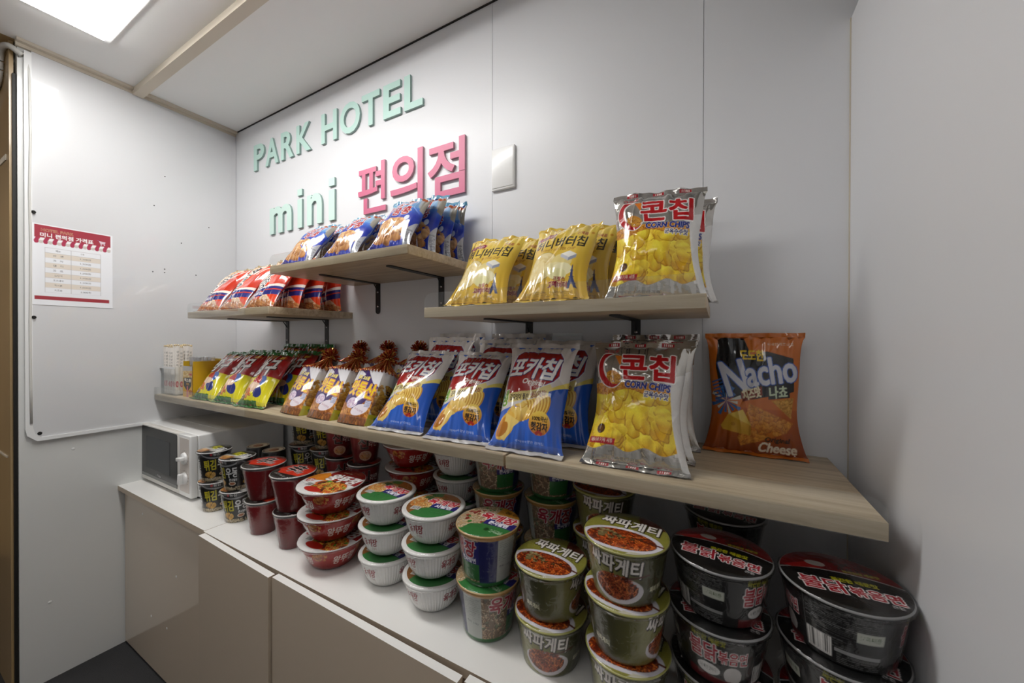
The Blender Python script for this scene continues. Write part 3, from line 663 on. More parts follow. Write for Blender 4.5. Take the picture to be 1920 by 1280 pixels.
def art_nuts():
    a = Art(144, 180, '#2a3fae', seed=10)
    a.grad(a.Y < 62, '#b4c8da', '#4f86c4', 0, 62); a.grad((a.Y >= 48) & (a.Y < 90), '#4f80c8', '#2338a8', 48, 80); a.poly([(118, 6), (144, 0), (144, 60), (126, 44)], '#a4a8ac')
    a.poly([(0, 6), (40, 12), (22, 30), (0, 28)], '#66aacc')
    for i, ch in enumerate('오징어'): a.text(ch, 14 + i * 30, 20 - i * 2, 40 + i * 30, 46 - i * 2, '#a8202c', out='#efe9e4', ow=1.6, bold=2.2, rot=.05)
    for i, ch in enumerate('땅콩'): a.text(ch, 46 + i * 34, 48, 76 + i * 34, 78, '#a8202c', out='#efe9e4', ow=1.6, bold=2.4, rot=.05)
    for k in range(9): a.ell(70 + k * 8, 8 + 3 * math.sin(k), 7, 5, '#a4502a')
    a.chips(a.em(70, 122, 58, 34), 70, 13, 10, '#eec48c', '#a0602c', rim='#7a3e18'); a.grad(a.em(12, 84, 8, 22, .4), '#e6ecf4', '#5a78c8', 60, 110); a.ell(112, 92, 8, 9, '#d8e0ee'); a.poly([(128, 14), (144, 10), (144, 64), (132, 56)], '#8f8a80')
    a.chips(a.em(64, 156, 52, 18), 30, 13, 9, '#e2a86a', '#8c4c22', rim='#6a3414')
    a.poly([(128, 124), (144, 100), (144, 180), (122, 180)], '#b9bac0'); a.lines(128, 128, 142, 174, '#2a2a30', 3.0, .8, 1.2); a.poly([(0, 158), (30, 172), (40, 180), (0, 180)], '#27308c')
    return a.done()

# ------------------------------------------------------------ the bag shapes
def bag_parts(prefix, art, lean, D, mat_i, seal, back_col, seed, seal_metal=0, seal_len=.010, flare=1.0, marks=None, pin=.165, crease=9):
    """one pillow bag leaned back by `lean` degrees: pouch, top_seal and bottom_seal meshes; base at z 0"""
    Wm, Hm = art.w / 1000, art.h / 1000; rs = np.random.RandomState(seed)
    ny, nx = int(art.h / 1.15), int(art.w / 1.15)
    def surf(S, T, side):
        ex = np.clip(1 - np.abs(2 * S - 1) ** 2.6, 0, 1) ** .72; ey = np.sin(PI * np.clip(T, 0, 1)) ** .62
        d = D * ex * ey * (1 + .10 * np.sin(3.1 * T * PI + seed) * np.cos(2 * PI * S))
        wr = 0
        for k in range(4):
            fr, ph, am = rs2[k]; wr = wr + am * np.sin(2 * PI * (S * fr + ph + .25 * T))
        d = d + wr * (np.exp(-T / .16) + np.exp(-(1 - T) / .13)) * ex ** .5 * .0040
        for (px_, py, th, am, L_) in cr[side]:
            u = (S - px_) * math.cos(th) + (T - py) * math.sin(th); v = (T - py) * math.cos(th) - (S - px_) * math.sin(th)
            d = d + am * np.exp(-np.abs(u) / .035) * np.exp(-(v / L_) ** 2)
        X = (S - .5) * Wm * (1 - pin * np.sin(PI * T) ** .6)
        X = X + .002 * np.sin(9 * T + seed) * (2 * S - 1)
        return X, -d if side == 0 else d, T * Hm
    rs2 = [(rs.uniform(3, 5), rs.rand(), .6), (rs.uniform(6, 8), rs.rand(), .5), (rs.uniform(9, 13), rs.rand(), .28), (rs.uniform(14, 18), rs.rand(), .14)]
    cr = [[(rs.uniform(.1, .9), rs.uniform(.05, .95), rs.uniform(-1.2, 1.2), rs.choice((-1, 1)) * rs.uniform(.0016, .0040), rs.uniform(.08, .24)) for _ in range(crease)] for _ in range(2)]
    def lean_it(P):
        th = math.radians(lean); y, z = P[..., 1].copy(), P[..., 2].copy()
        P[..., 1] = y * math.cos(th) + z * math.sin(th); P[..., 2] = z * math.cos(th) - y * math.sin(th); return P
    T, S = np.mgrid[0:1:ny * 1j, 0:1:nx * 1j]
    P0 = lean_it(np.stack(surf(S, T, 0), -1)); C0 = art.sample(S * art.w, (1 - T) * art.h)
    T, S = np.mgrid[0:1:48j, 0:1:36j]
    P1 = lean_it(np.stack(surf(S, T, 1), -1))
    # seals
    def strip(top):
        n = int(art.w / 1.2); s_ = np.linspace(0, 1, n); k = 9; rows = []
        base_x, _, _ = surf(s_, np.full(n, 1.0 if top else 0.0), 0)
        for j in range(k):
            q = j / (k - 1); wav = .0035 * np.sin(2 * PI * s_ * 2.3 + seed) * q + .0016 * np.sin(2 * PI * s_ * 6 + seed * 2) * q
            saw = (.0007 * (np.arange(n) % 2)) if j == k - 1 else 0
            if top: P = np.stack([base_x, wav, Hm + q * seal_len + saw + 0 * s_], -1); P = lean_it(P)
            else:
                P = lean_it(np.stack([base_x, np.zeros(n), np.zeros(n)], -1)); P = P + np.stack([0 * s_, -flare * q * seal_len * 1.1 * np.ones(n), (-.004 * q + wav * .35)], -1)
            rows.append(P)
        P = np.array(rows); rr = np.linspace(0, 1, k)[:, None]
        C = np.zeros((k, n, 4)); C[:] = lin(seal, seal_metal); C[:, :, :3] *= (1 - .12 * (np.sin(rr * 30) > 0))[..., None]
        if marks:
            for c0 in (.22, .5, .78):
                C[2:7, (s_ > c0 - .06) & (s_ < c0 + .06)] = lin(marks)
                C[3:6, (s_ > c0 - .04) & (s_ < c0 + .045) & (np.sin(s_ * 700) > .1)] = lin('#efe9e2')
        return P, C
    Pt, Ct = strip(True); Pb, Cb = strip(False)
    dz = -min(P0[..., 2].min(), P1[..., 2].min(), Pb[..., 2].min())
    for P in (P0, P1, Pt, Pb): P[..., 2] += dz
    a0 = art_mesh(prefix + '_pouch', [(P0, C0, 0, False, False), (P1, lin(back_col), 0, False, True)], [mat_i])
    th = .0007
    t0 = art_mesh(prefix + '_top_seal', [(Pt, Ct, 0, False, False), (Pt + np.array([0, th, 0]), Ct, 0, False, True)], [mat_i])
    b0 = art_mesh(prefix + '_bottom_seal', [(Pb, Cb, 0, False, False), (Pb + np.array([0, 0, th]), Cb, 0, False, True)], [mat_i])
    return [('pouch', a0), ('top_seal', t0), ('bottom_seal', b0)]

ARTS = {}
BAGS = dict(
    ring=dict(art=art_ring, D=.027, mat='bag', seal='#1f6a2c', back='#8a1a14', seal_len=.012),
    potato=dict(art=art_potato, D=.030, mat='bag', seal='#cfc9c4', back='#1f50a8', seal_len=.012),
    corn=dict(art=art_corn, D=.031, mat='foil', seal='#c9c6c2', back='#b9b6b0', seal_len=.013, seal_metal=.85, marks='#a8202a', crease=16),
    nacho=dict(art=art_nacho, D=.027, mat='bag', seal='#c4691f', back='#8a4214', seal_len=.009),
    honey=dict(art=art_honey, D=.024, mat='bag', seal='#dcb944', back='#d0a83a', seal_len=.010),
    shrimp=dict(art=art_shrimp, D=.0225, mat='bag', seal='#b09a72', back='#c9452a', seal_len=.011),
    nuts=dict(art=art_nuts, D=.024, mat='bag', seal='#5f97b4', back='#2f58a8', seal_len=.011),
)
_bagcache = {}
def bag_template(kind, lean, seed):
    key = (kind, lean, seed)
    if key not in _bagcache:
        k = BAGS[kind]
        if kind not in ARTS: ARTS[kind] = k['art']()
        _bagcache[key] = bag_parts(kind, ARTS[kind], lean, k['D'], M[k['mat']], k['seal'], k['back'], seed, k.get('seal_metal', 0), k['seal_len'], marks=k.get('marks'), crease=k.get('crease', 9))
    return _bagcache[key]
def place_bag(kind, x, y, z, lean, yaw, roll, label, group, seed=1, scale=1.0):
    t = empty('snack_bag', (x, y, z), math.radians(yaw), label, 'snack bag', group); t.scale = (scale,) * 3
    t.rotation_euler = (0, math.radians(roll), math.radians(yaw))
    for n, me in bag_template(kind, lean, seed): link(n, me, t)
    return t

L1, L2, LS, LN, LH = 1.0325, 1.0315, 1.3835, 1.5125, 1.3525
# rows of bags: x, base y, lean, yaw, roll, label
g = 'red and yellow snack bags with green tops on the lower shelf'
for i, (x, y, ln, yw, sd, lb) in enumerate((
    (.372, -.285, 36, 2, 1, 'leftmost front red and yellow snack bag with a green top beside the yellow box'),
    (.545, -.283, 34, 4, 2, 'middle front red and yellow snack bag with a green top'),
    (.722, -.284, 34, 5, 3, 'right front red and yellow snack bag with a green top beside the tied bags'),
    (.385, -.198, 33, 2, 2, 'second row red and yellow snack bag behind the leftmost front one'),
    (.562, -.196, 32, 3, 3, 'second row red and yellow snack bag behind the middle front one'),
    (.742, -.197, 32, 4, 1, 'second row red and yellow snack bag behind the right front one'),
    (.575, -.085, 14, 2, 1, 'back row red and yellow snack bag against the wall behind the middle column'),
    (.758, -.087, 14, 3, 2, 'back row red and yellow snack bag against the wall behind the right column'))):
    place_bag('ring', x, y, L1, ln, yw, 0, lb, g, sd)
g = 'blue potato chip bags on the lower shelf'
for x, y, ln, yw, sd, lb in (
    (1.440, -.284, 38, 3, 1, 'leftmost front blue potato chip bag leaning far back beside the tied bags'),
    (1.640, -.284, 38, 5, 2, 'middle front blue potato chip bag between its two neighbours'),
    (1.822, -.287, 28, 2, 3, 'right front blue potato chip bag, the most upright of the front three'),
    (1.462, -.151, 18, 2, 2, 'second row blue potato chip bag behind the leftmost front one'),
    (1.660, -.165, 23, 3, 1, 'second row blue potato chip bag behind the middle front one'),
    (1.850, -.192, 24, 1, 2, 'second row blue potato chip bag behind the right front one'),
    (1.470, -.046, 3, 1, 3, 'back row blue potato chip bag against the wall, left column'),
    (1.672, -.062, 7, 1, 1, 'back row blue potato chip bag against the wall, middle column')):
    place_bag('potato', x, y, L1, ln, yw, 0, lb, g, sd)
g = 'silver and yellow corn chip bags'
place_bag('corn', 2.046, -.272, L2, 23, 2, 0, 'front silver and yellow corn chip bag on the lower shelf', g, 1)
place_bag('corn', 2.052, -.182, L2, 17, -3, 0, 'silver corn chip bag behind the front one on the lower shelf', g, 2, .98)
place_bag('corn', 2.056, -.088, L2, 7, 4, 0, 'rearmost silver corn chip bag on the lower shelf, near the wall', g, 3, 1.0)
place_bag('corn', 2.078, -.240, LH, 17, 6, 1.5, 'large silver and yellow corn chip bag on the upper right shelf', g, 1, .94)
place_bag('corn', 2.094, -.118, LH, 11, 3, 1.0, 'silver corn chip bag mostly hidden behind the one on the upper right shelf', g, 2, .93)
place_bag('nacho', 2.252, -.058, L2, 4, 0, 0, 'single orange brown nacho bag standing against the wall on the lower shelf', None, 2)
g = 'yellow honey butter chip bags on the upper right shelf'
for x, y, ln, yw, sd, lb in (
    (1.698, -.292, 36, 5, 1, 'left front yellow chip bag on the upper right shelf'),
    (1.884, -.290, 35, 2, 2, 'right front yellow chip bag on the upper right shelf beside the silver bag'),
    (1.722, -.200, 31, 3, 3, 'yellow chip bag behind the left front one on the upper right shelf'),
    (1.905, -.200, 29, 2, 1, 'yellow chip bag behind the right front one on the upper right shelf'),
    (1.915, -.115, 20, 2, 3, 'rearmost yellow chip bag near the wall on the upper right shelf')):
    place_bag('honey', x, y, LH, ln, yw, 0, lb, g, sd)
g = 'red shrimp snack bags on the upper left shelf'
for x, y, ln, yw, sd, lb in (
    (.420, -.292, 36, 2, 1, 'leftmost front red shrimp snack bag on the upper left shelf'),
    (.600, -.290, 35, 2, 2, 'middle front red shrimp snack bag on the upper left shelf'),
    (.785, -.288, 33, 4, 3, 'right front red shrimp snack bag on the upper left shelf'),
    (.795, -.205, 24, 3, 1, 'red shrimp snack bag behind the right front one'),
    (.810, -.132, 15, 2, 2, 'third red shrimp snack bag in the right column'),
    (.818, -.045, 3, 1, 3, 'rearmost red shrimp snack bag against the wall in the right column'),
    (.640, -.200, 27, 1, 3, 'red shrimp snack bag behind the middle front one')):
    place_bag('shrimp', x, y, LS, ln, yw, 0, lb, g, sd)
g = 'blue peanut snack bags on the highest shelf'
for x, y, ln, yw, sd, sc, lb in (
    (1.005, -.292, 38, 4, 1, 1, 'leftmost front blue peanut snack bag on the highest shelf'),
    (1.215, -.290, 38, 4, 2, 1, 'middle front blue peanut snack bag on the highest shelf'),
    (1.415, -.290, 34, 5, 3, 1.05, 'right front blue peanut snack bag at the shelf corner'),
    (1.422, -.199, 21, 4, 1, 1.05, 'second blue peanut snack bag in the right column of the highest shelf'),
    (1.424, -.127, 16, 3, 2, 1, 'third blue peanut snack bag in the right column of the highest shelf'),
    (1.425, -.054, 4, 2, 3, 1, 'rearmost blue peanut snack bag near the wall on the highest shelf'),
    (1.210, -.205, 29, 3, 3, 1, 'blue peanut snack bag behind the middle front one'),
    (1.020, -.205, 29, 3, 2, 1, 'blue peanut snack bag behind the leftmost front one')):
    place_bag('nuts', x, y, LN, ln, yw, 0, lb, g, sd, sc)

# ---- the tied bags: a box shaped pouch leaned back, a neck and a plume of tinsel
def tied_parts(lean=30, seed=1):
    art = ARTS.setdefault('tied', art_peanut_road()); Wf, Dp, Hh = .118, .077, .165; rs = np.random.RandomState(seed)
    per = [(-Wf / 2, -Dp / 2), (Wf / 2, -Dp / 2), (Wf / 2, Dp / 2), (-Wf / 2, Dp / 2)]
    S = []; n = 0
    def pt(s):      # s in mm round the outline, starting at the left front corner
        L = [118, 77, 118, 77]; i = 0
        while s > L[i] and i < 3: s -= L[i]; i += 1
        a, b_ = per[i], per[(i + 1) % 4]; q = s / L[i]; bul = .008 * math.sin(PI * q); nx_, ny_ = [(0, -1), (1, 0), (0, 1), (-1, 0)][i]
        return a[0] + (b_[0] - a[0]) * q + nx_ * bul, a[1] + (b_[1] - a[1]) * q + ny_ * bul
    sv = np.concatenate([np.arange(0, 195, 1.2), np.arange(195, 390, 5.0)]); zv = np.arange(0, 165.1, 1.2); base = np.array([pt(s) for s in sv])
    NK = 24; P = np.zeros((len(zv) + NK, len(sv), 3)); C = np.zeros((len(zv) + NK, len(sv), 4))
    for i in range(len(zv) + NK):
        if i < len(zv):
            t = zv[i] / 165; k = 1 - .10 * t + .04 * math.sin(PI * t); P[i, :, :2] = base * k; P[i, :, 2] = zv[i] / 1000
            P[i, :, :2] *= (1 + .012 * np.sin(sv * .35 + 9 * t)[:, None] * (math.exp(-t / .1) + math.exp(-(1 - t) / .1)))
            c = art.sample(sv, np.full(len(sv), 165 - zv[i])); c[sv > 195] = lin('#9a6a26'); C[i] = c
        else:
            q = (i - len(zv) + 1) / NK; k = .90 * (1 - q) ** 1.5 + .12; ripple = 1 + .20 * np.sin(sv * 2 * PI / 390 * 17 + seed + q * 3) * min(1, q * 3)
            P[i, :, :2] = base * k * ripple[:, None]; P[i, :, 2] = .165 + .058 * q ** 1.25 + .004 * np.sin(sv * .5) * (1 - q); P[i, :, 1] += .010 * q
            C[i] = lin('#a0281a', .5); C[i, (np.sin(sv * .9 + i) > .3)] = lin('#d0702e', .5); C[i, (np.sin(sv * 1.7 + i * 2) > .85)] = lin('#f0c870', .5)
    def lean_it(Q):
        th = math.radians(lean); y, z = Q[..., 1] + Dp / 2, Q[..., 2].copy(); Q = Q.copy(); Q[..., 1] = y * math.cos(th) + z * math.sin(th); Q[..., 2] = z * math.cos(th) - y * math.sin(th); return Q
    # underside, then lean but keep the base on the shelf
    bot = np.stack([P[0] * np.array([.02, .02, 1]), P[0]], 0)
    Pl, bl = lean_it(P), lean_it(bot); 
    for Q in (Pl, bl): Q[..., 2] = np.maximum(Q[..., 2], .0005 * 0)      # the soft bottom flattens on the shelf
    Cb = np.zeros(bl.shape[:2] + (4,)); Cb[:] = lin('#5a3218')
    pouch = art_mesh('tied_pouch', [(Pl, C, 0, True, False), (bl, Cb, 0, True, False)], [M['bag']])
    mb = MB()
    for k in range(240):
        a = rs.uniform(0, 2 * PI); el = rs.uniform(-.25, 1.0); ln = rs.uniform(.020, .034); w_ = .0016
        c0 = np.array([0, .010, .226]); d = np.array([math.cos(a) * math.cos(el * 1.4), math.sin(a) * math.cos(el * 1.4), math.sin(el * 1.4)]); side = np.cross(d, [math.cos(a + 1), math.sin(a + 1), .2]); side /= np.linalg.norm(side)
        pts = []
        for j in range(4):
            q = j / 3; c = c0 + d * ln * q + rs.uniform(-.0015, .0015, 3); tw = side * math.cos(q * 2 + k) + np.cross(d, side) * math.sin(q * 2 + k)
            pts += [c - tw * w_ * (.3 + q), c + tw * w_ * (.3 + q)]
        pts = lean_it(np.array(pts)); mb.add(pts.tolist(), [(0, 1, 3, 2), (2, 3, 5, 4), (4, 5, 7, 6)], int(rs.choice((0, 1, 1, 1, 2))))
    tm = mb.mesh('tied_plume', [M['tinsel'], M['tinsel2'], M['tinsel3']])
    tie = MB(); tie.lathe([(.0080, .219), (.0095, .222), (.0080, .225)], 20, 0, (0, .010, 0)); q = lean_it(np.array(tie.v)); tie.v = q.tolist()
    return [('pouch', pouch), ('foil_plume', tm), ('tie', tie.mesh('tied_tie', [M['tinsel3']]))]
TIED = {(ln, sd): tied_parts(ln, sd) for ln, sd in ((26, 1), (14, 2))}
g = 'honey peanut snack bags tied with red and gold foil'
for x, y, ln, sd, yw, lb in (
    (.962, -.287, 26, 1, -4, 'leftmost front tied snack bag with purple and orange lettering'), (1.112, -.287, 26, 1, -2, 'middle front tied snack bag with purple and orange lettering'), (1.262, -.287, 26, 1, 0, 'right front tied snack bag with purple and orange lettering'),
    (.985, -.132, 14, 2, -4, 'tied snack bag behind the leftmost front tied one'), (1.135, -.132, 14, 2, -2, 'tied snack bag behind the middle front tied one'), (1.290, -.132, 14, 2, 0, 'tied snack bag behind the right front tied one')):
    t = empty('tied_snack_bag', (x, y, L1), math.radians(yw), lb, 'snack bag', g)
    for n, me in TIED[(ln, sd)]: link(n, me, t)

# ------------------------------------------------------------ noodle cups and bowls
def side_art_udon():
    a = Art(310, 98, '#191919', seed=20); a.grad(a.Y < 16, '#8a8a8c', '#3a3a3c', 0, 16)
    for k in range(3):
        x = 20 + k * 103
        m = a.em(x + 42, 0, 52, 22); a.put(m, '#8f9092'); a.put(a.em(x + 42, -3, 50, 20), '#2a2a2c'); a.text('농심', x + 32, 4, x + 52, 13, '#e8e8e8', bold=.4); a.ell(x + 26, 8, 4, 4, '#b0202a')
        a.text('튀김', x, 26, x + 40, 60, '#c6ba2a', bold=1.8, rot=.05); a.text('우동', x + 46, 26, x + 88, 56, '#e0e0e0', bold=1.6, rot=.05); a.text('큰사발면', x + 56, 60, x + 86, 68, '#d8d8d8', bold=.5)
        a.chips(a.em(x + 20, 76, 20, 12), 14, 10, 6, '#e2b85c', '#a8742a'); a.ell(x + 66, 76, 13, 6, '#e6d9c4'); a.ell(x + 66, 76, 10, 4, '#a86a4a')
    a.chips(a.Y > 86, 160, 5, 3, '#e0d2b4', '#7a6a4a'); a.speck(a.Y > 84, .2)
    return a.done()
def lid_art_udon():
    a = Art(100, 100, '#161616', seed=21); a.poly([(0, 60), (100, 40), (100, 60), (0, 84)], '#c8c6c0'); a.poly([(0, 72), (60, 60), (56, 92), (0, 100)], '#a86a34'); a.chips(a.em(28, 78, 22, 14), 20, 8, 6, '#e6b468', '#a4622a')
    a.text('튀김', 12, 22, 50, 52, '#e2de2a', bold=2.0); a.text('우동', 52, 24, 90, 54, '#efefef', bold=1.8); a.lines(20, 6, 80, 14, '#bdbdb8', 3, .6, 1); return a.done()
def side_art_shin():
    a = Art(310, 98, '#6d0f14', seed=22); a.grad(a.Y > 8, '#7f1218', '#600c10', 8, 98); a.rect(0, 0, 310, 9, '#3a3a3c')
    for k in range(1):
        x = 10 + k * 155; a.text('신', x + 10, 18, x + 44, 54, '#121010', out='#c9b8b4', ow=.8, bold=2.6); a.text('라면', x + 46, 30, x + 76, 50, '#e6dcd8', bold=1.0)
        m = a.em(x + 34, 76, 24, 15); a.put(m, '#c9a890'); a.noodles(a.em(x + 34, 76, 21, 12), 40, ['#e0a050', '#c8601c'], 1.3, 18)
        for j in range(9): a.poly([(246 + j * 4, 62), (248 + j * 4, 36 + (j % 3) * 8), (250 + j * 4, 62)], '#1a0c0c')
        a.lines(x + 92, 66, x + 140, 92, '#3a1012', 2.6, .8, .8)
    return a.done()
def lid_art_shin():
    a = Art(100, 100, '#161414', seed=23); a.poly([(0, 0), (100, 0), (100, 70), (0, 82)], '#bf2a12'); a.grad(a.Y < 24, '#7d140c', '#bf2a12', 0, 24); a.poly([(0, 66), (100, 52), (100, 100), (0, 100)], '#171515'); a.poly([(10, 60), (96, 46), (98, 62), (30, 78)], '#d0331a')
    a.text('辛', 20, 16, 66, 60, '#141010', out='#e9e4e0', ow=1.5, bold=2.6, shear=.1); a.text('라면', 58, 42, 82, 54, '#201818', out='#e4dcd8', ow=.9, bold=.9); a.lines(20, 80, 76, 86, '#b8b4b0', 3, .6, 1); return a.done()
def side_art_wang():
    a = Art(500, 62, '#a3160f', seed=24); a.grad(a.Y > 30, '#a3160f', '#7c0e0b', 30, 62)
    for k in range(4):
        x = 14 + k * 125; a.text('왕뚜껑', x, 22, x + 62, 44, '#e0d4cc', bold=1.3, shear=.2); a.chips(a.em(x + 92, 20, 24, 12), 26, 6, 4, '#e09a4a', '#7a2a10')
    return a.done()
def lid_art_wang():
    a = Art(164, 164, '#e4e2e0', seed=25); a.poly([(40, 0), (164, 0), (164, 84), (60, 70), (34, 46)], '#8a0f10'); a.poly([(0, 60), (26, 40), (60, 66), (80, 84), (30, 96), (0, 96)], '#d8821c')
    for k in range(12):
        t = PI * k / 11; a.poly([(100, 56), (100 + 50 * math.cos(t - .05), 56 - 46 * math.sin(t)), (100 + 50 * math.cos(t + .06), 56 - 46 * math.sin(t))], '#b8460f')
    a.put(a.em(112, 60, 46, 34), '#9c1210'); m = a.em(106, 112, 54, 36, .1); a.put(m, '#c8500f'); a.noodles(m, 150, ['#eaa83c', '#f0c05a', '#c8441a'], 2, 26); a.chips(m, 16, 8, 5, '#7a3a1c', '#3a180c'); a.chips(m, 12, 5, 4, '#6aa83a', '#2a6a20')
    a.text('왕뚜껑', 52, 40, 150, 82, '#f2efec', out='#2a0c0c', ow=1.6, bold=3.2, rot=.02, shear=.15); a.barcode(34, 112, 58, 130); a.ell(22, 100, 13, 11, '#b0202a'); a.text('정', 14, 92, 30, 108, '#efe6e0', bold=1)
    a.ell(82, 140, 30, 12, '#b8200f', .1); a.text('KING 110g', 60, 22, 92, 29, '#e8d0b0', bold=.5); return a.done()
def side_art_yukbowl():
    a = Art(440, 66, '#e3e2df', seed=26, px=.5)
    for k in range(4):
        x = 20 + k * 110; a.text('육개장', x, 18, x + 44, 38, '#8f1f2c', bold=1.2, rot=.1, shear=.15); a.text('사발면', x + 22, 40, x + 40, 46, '#8f1f2c', bold=.4)
    return a.done()
def lid_art_yuk(cup=False):
    R = 134; a = Art(R, R, '#9c6a34', seed=27 + cup); c = 1
    if cup:
        a.put(a.X > -1, '#b59a78'); a.noodles(a.X < 90, 260, ['#e6d6b8', '#c9a678', '#d8c09a'], 2.2, 30); a.chips(a.em(40, 60, 34, 30), 18, 6, 5, '#a8342a', '#6a1a18'); a.chips(a.X < 80, 14, 5, 4, '#5aa04a', '#2a6a2a'); a.rect(70, 0, 134, 34, '#c98a2a'); a.text('농심', 84, 10, 116, 24, '#3a2410', bold=.6)
    else:
        m = a.X > -1; a.grad(m, '#6a5a2a', '#8a5a2c', 0, 60); m = a.em(40, 56, 40, 40); a.put(m, '#c47a34'); a.noodles(m, 130, ['#e6b870', '#d0823a', '#f0cf92'], 2, 28); a.ell(52, 44, 17, 11, '#22301e', .3); a.ell(34, 34, 13, 8, '#3f5a2a'); a.poly([(20, 0), (134, 0), (134, 36), (60, 28)], '#a8682c'); a.poly([(26, 6), (60, 0), (66, 22), (40, 28)], '#3f7a34')
    a.rect(64, 60, 134, 86, '#28246e'); a.poly([(40, 96), (66, 84), (134, 84), (134, 134), (28, 134)], '#357a3c')
    a.text('육개장', 44, 38, 126, 64, '#c01c30', out='#efe8e4', ow=1.7, bold=2.4, rot=-.04, shear=.1); a.text('큰사발면' if cup else '사발면', 74, 67, 118, 80, '#eceaf2', bold=1.2, rot=-.04)
    if not cup: a.barcode(22, 88, 46, 104)
    else: a.ell(84, 102, 6, 6, '#1a4a20'); a.lines(92, 98, 120, 108, '#d8e8d0', 3, .7, 1)
    return a.done()
def side_art_yukcup():
    a = Art(425, 108, '#7d6a58', seed=29); a.noodles(a.X > -1, 700, ['#cbb79a', '#8c6e56', '#b89a7c', '#6a5442'], 2, 30); a.chips(a.X > -1, 120, 5, 4, '#7a8a6a', '#5a3a34'); a.rect(0, 0, 425, 12, '#b88a4a')
    for x in (20, 235):
        a.rect(x + 46, 14, x + 104, 62, '#26246a'); a.rect(x + 46, 62, x + 104, 96, '#2f6a38'); a.rect(x + 148, 12, x + 196, 100, '#aeb2ac'); a.lines(x + 152, 18, x + 192, 60, '#7a7c78', 4, .8, .8); a.text('중량 110g', x + 154, 66, x + 188, 72, '#55585a', bold=.2)
        a.text('육개장', x, 14, x + 96, 48, '#9c2438', out='#dccfcb', ow=1.6, bold=2.4, rot=-.04, shear=.12); a.text('큰사발면', x + 54, 50, x + 96, 61, '#dedde8', bold=.9)
    a.grad((a.Y > 100), '#2f6a38', '#2a5a30', 100, 108); a.rect(104 + 20, 12, 148 + 20, 100, '#1f2258'); a.rect(104 + 235, 12, 148 + 235, 100, '#1f2258'); return a.done()
def lid_art_jja():
    a = Art(138, 138, '#8f8c3c', seed=31); a.grad(a.Y < 50, '#5c5a2a', '#8f8c3c', 0, 50); a.poly([(80, 0), (138, 14), (138, 40), (86, 30)], '#4a1c14')
    a.text('짜파게티', 22, 26, 122, 56, '#efe9e2', out='#241c10', ow=1.6, bold=1.7, rot=-.12, shear=-.05, shadow='#1c150c'); a.text('큰사발', 92, 58, 114, 64, '#4a4418', bold=.4, rot=-.1)
    a.put(a.em(66, 96, 66, 37), '#d9d6de'); a.put(a.em(66, 96, 57, 30), '#5a1c0c'); a.noodles(a.em(66, 96, 56, 29), 190, ['#c8501c', '#8a3010', '#a04018', '#d8702c'], 2.2, 26); a.chips(a.em(40, 88, 26, 16), 18, 5, 4, '#a89a6a', '#4a3a1c'); a.chips(a.em(76, 92, 30, 16), 8, 4, 3.4, '#5a4a2a', '#2a2010'); a.poly([(80, 84), (136, 92), (136, 96), (80, 88)], '#5a2414'); a.poly([(88, 128), (138, 120), (138, 138), (80, 138)], '#c8c4b0')
    return a.done()
def side_art_jja():
    a = Art(435, 92, '#5e5c34', seed=32)
    m = a.X > -1; a.a[..., :3] *= (1 + .35 * np.cos(a.X / 435 * 4 * PI - 1))[..., None]; a.a[..., :3] = np.clip(a.a[..., :3], 0, .8)
    for x in (14, 232):
        a.text('짜파게티', x, 10, x + 96, 38, '#dcd6d0', out='#241c10', ow=1.4, bold=1.5, rot=-.10, shadow='#1c150c'); a.put(a.em(x + 52, 66, 50, 24), '#c9c4c8'); a.put(a.em(x + 50, 64, 42, 19), '#4a1c0e'); a.noodles(a.em(x + 50, 62, 42, 21), 120, ['#a04a2a', '#7a3016', '#c06a3a'], 2, 24)
        a.poly([(x + 60, 44), (x + 112, 36), (x + 112, 39), (x + 60, 48)], '#4a2010'); a.text('짜파게티', x + 116, 60, x + 150, 70, '#c9c5a8', bold=.5)
    a.grad(a.Y < 4, '#a8a552', '#8f8c3c', 0, 4); return a.done()
def lid_art_bul():
    a = Art(150, 150, '#141414', seed=33); m = (a.Y < 64 + .0 * a.X) & ~a.em(75, 190, 170, 134); a.put(m, '#7a1014')
    a.put(a.em(75, 196, 178, 142) & (a.Y < 90), '#c9c9c9'); a.put(a.em(75, 197, 177, 141), '#141414')
    a.poly([(6, 60), (40, 40), (60, 52), (16, 64)], '#b51a1c'); a.ell(52, 40, 13, 8, '#b9b3ae'); a.noodles(a.em(100, 34, 30, 16), 26, ['#2a2a2a', '#4a1a14'], 2, 18)
    a.text('한국인의 매운맛', 84, 46, 128, 53, '#a8a22a', bold=.5); a.text('화끈한 매운맛', 62, 72, 116, 82, '#c8c41f', bold=.9)
    a.text('불닭', 20, 82, 74, 112, '#a51c2c', out='#efecea', ow=1.6, bold=2.2, rot=-.02, shear=-.1); a.text('볶음면', 77, 90, 134, 112, '#a51c2c', out='#efecea', ow=1.4, bold=1.5, rot=-.02); a.text('큰컵', 116, 116, 128, 122, '#d8d8d8', bold=.3)
    return a.done()
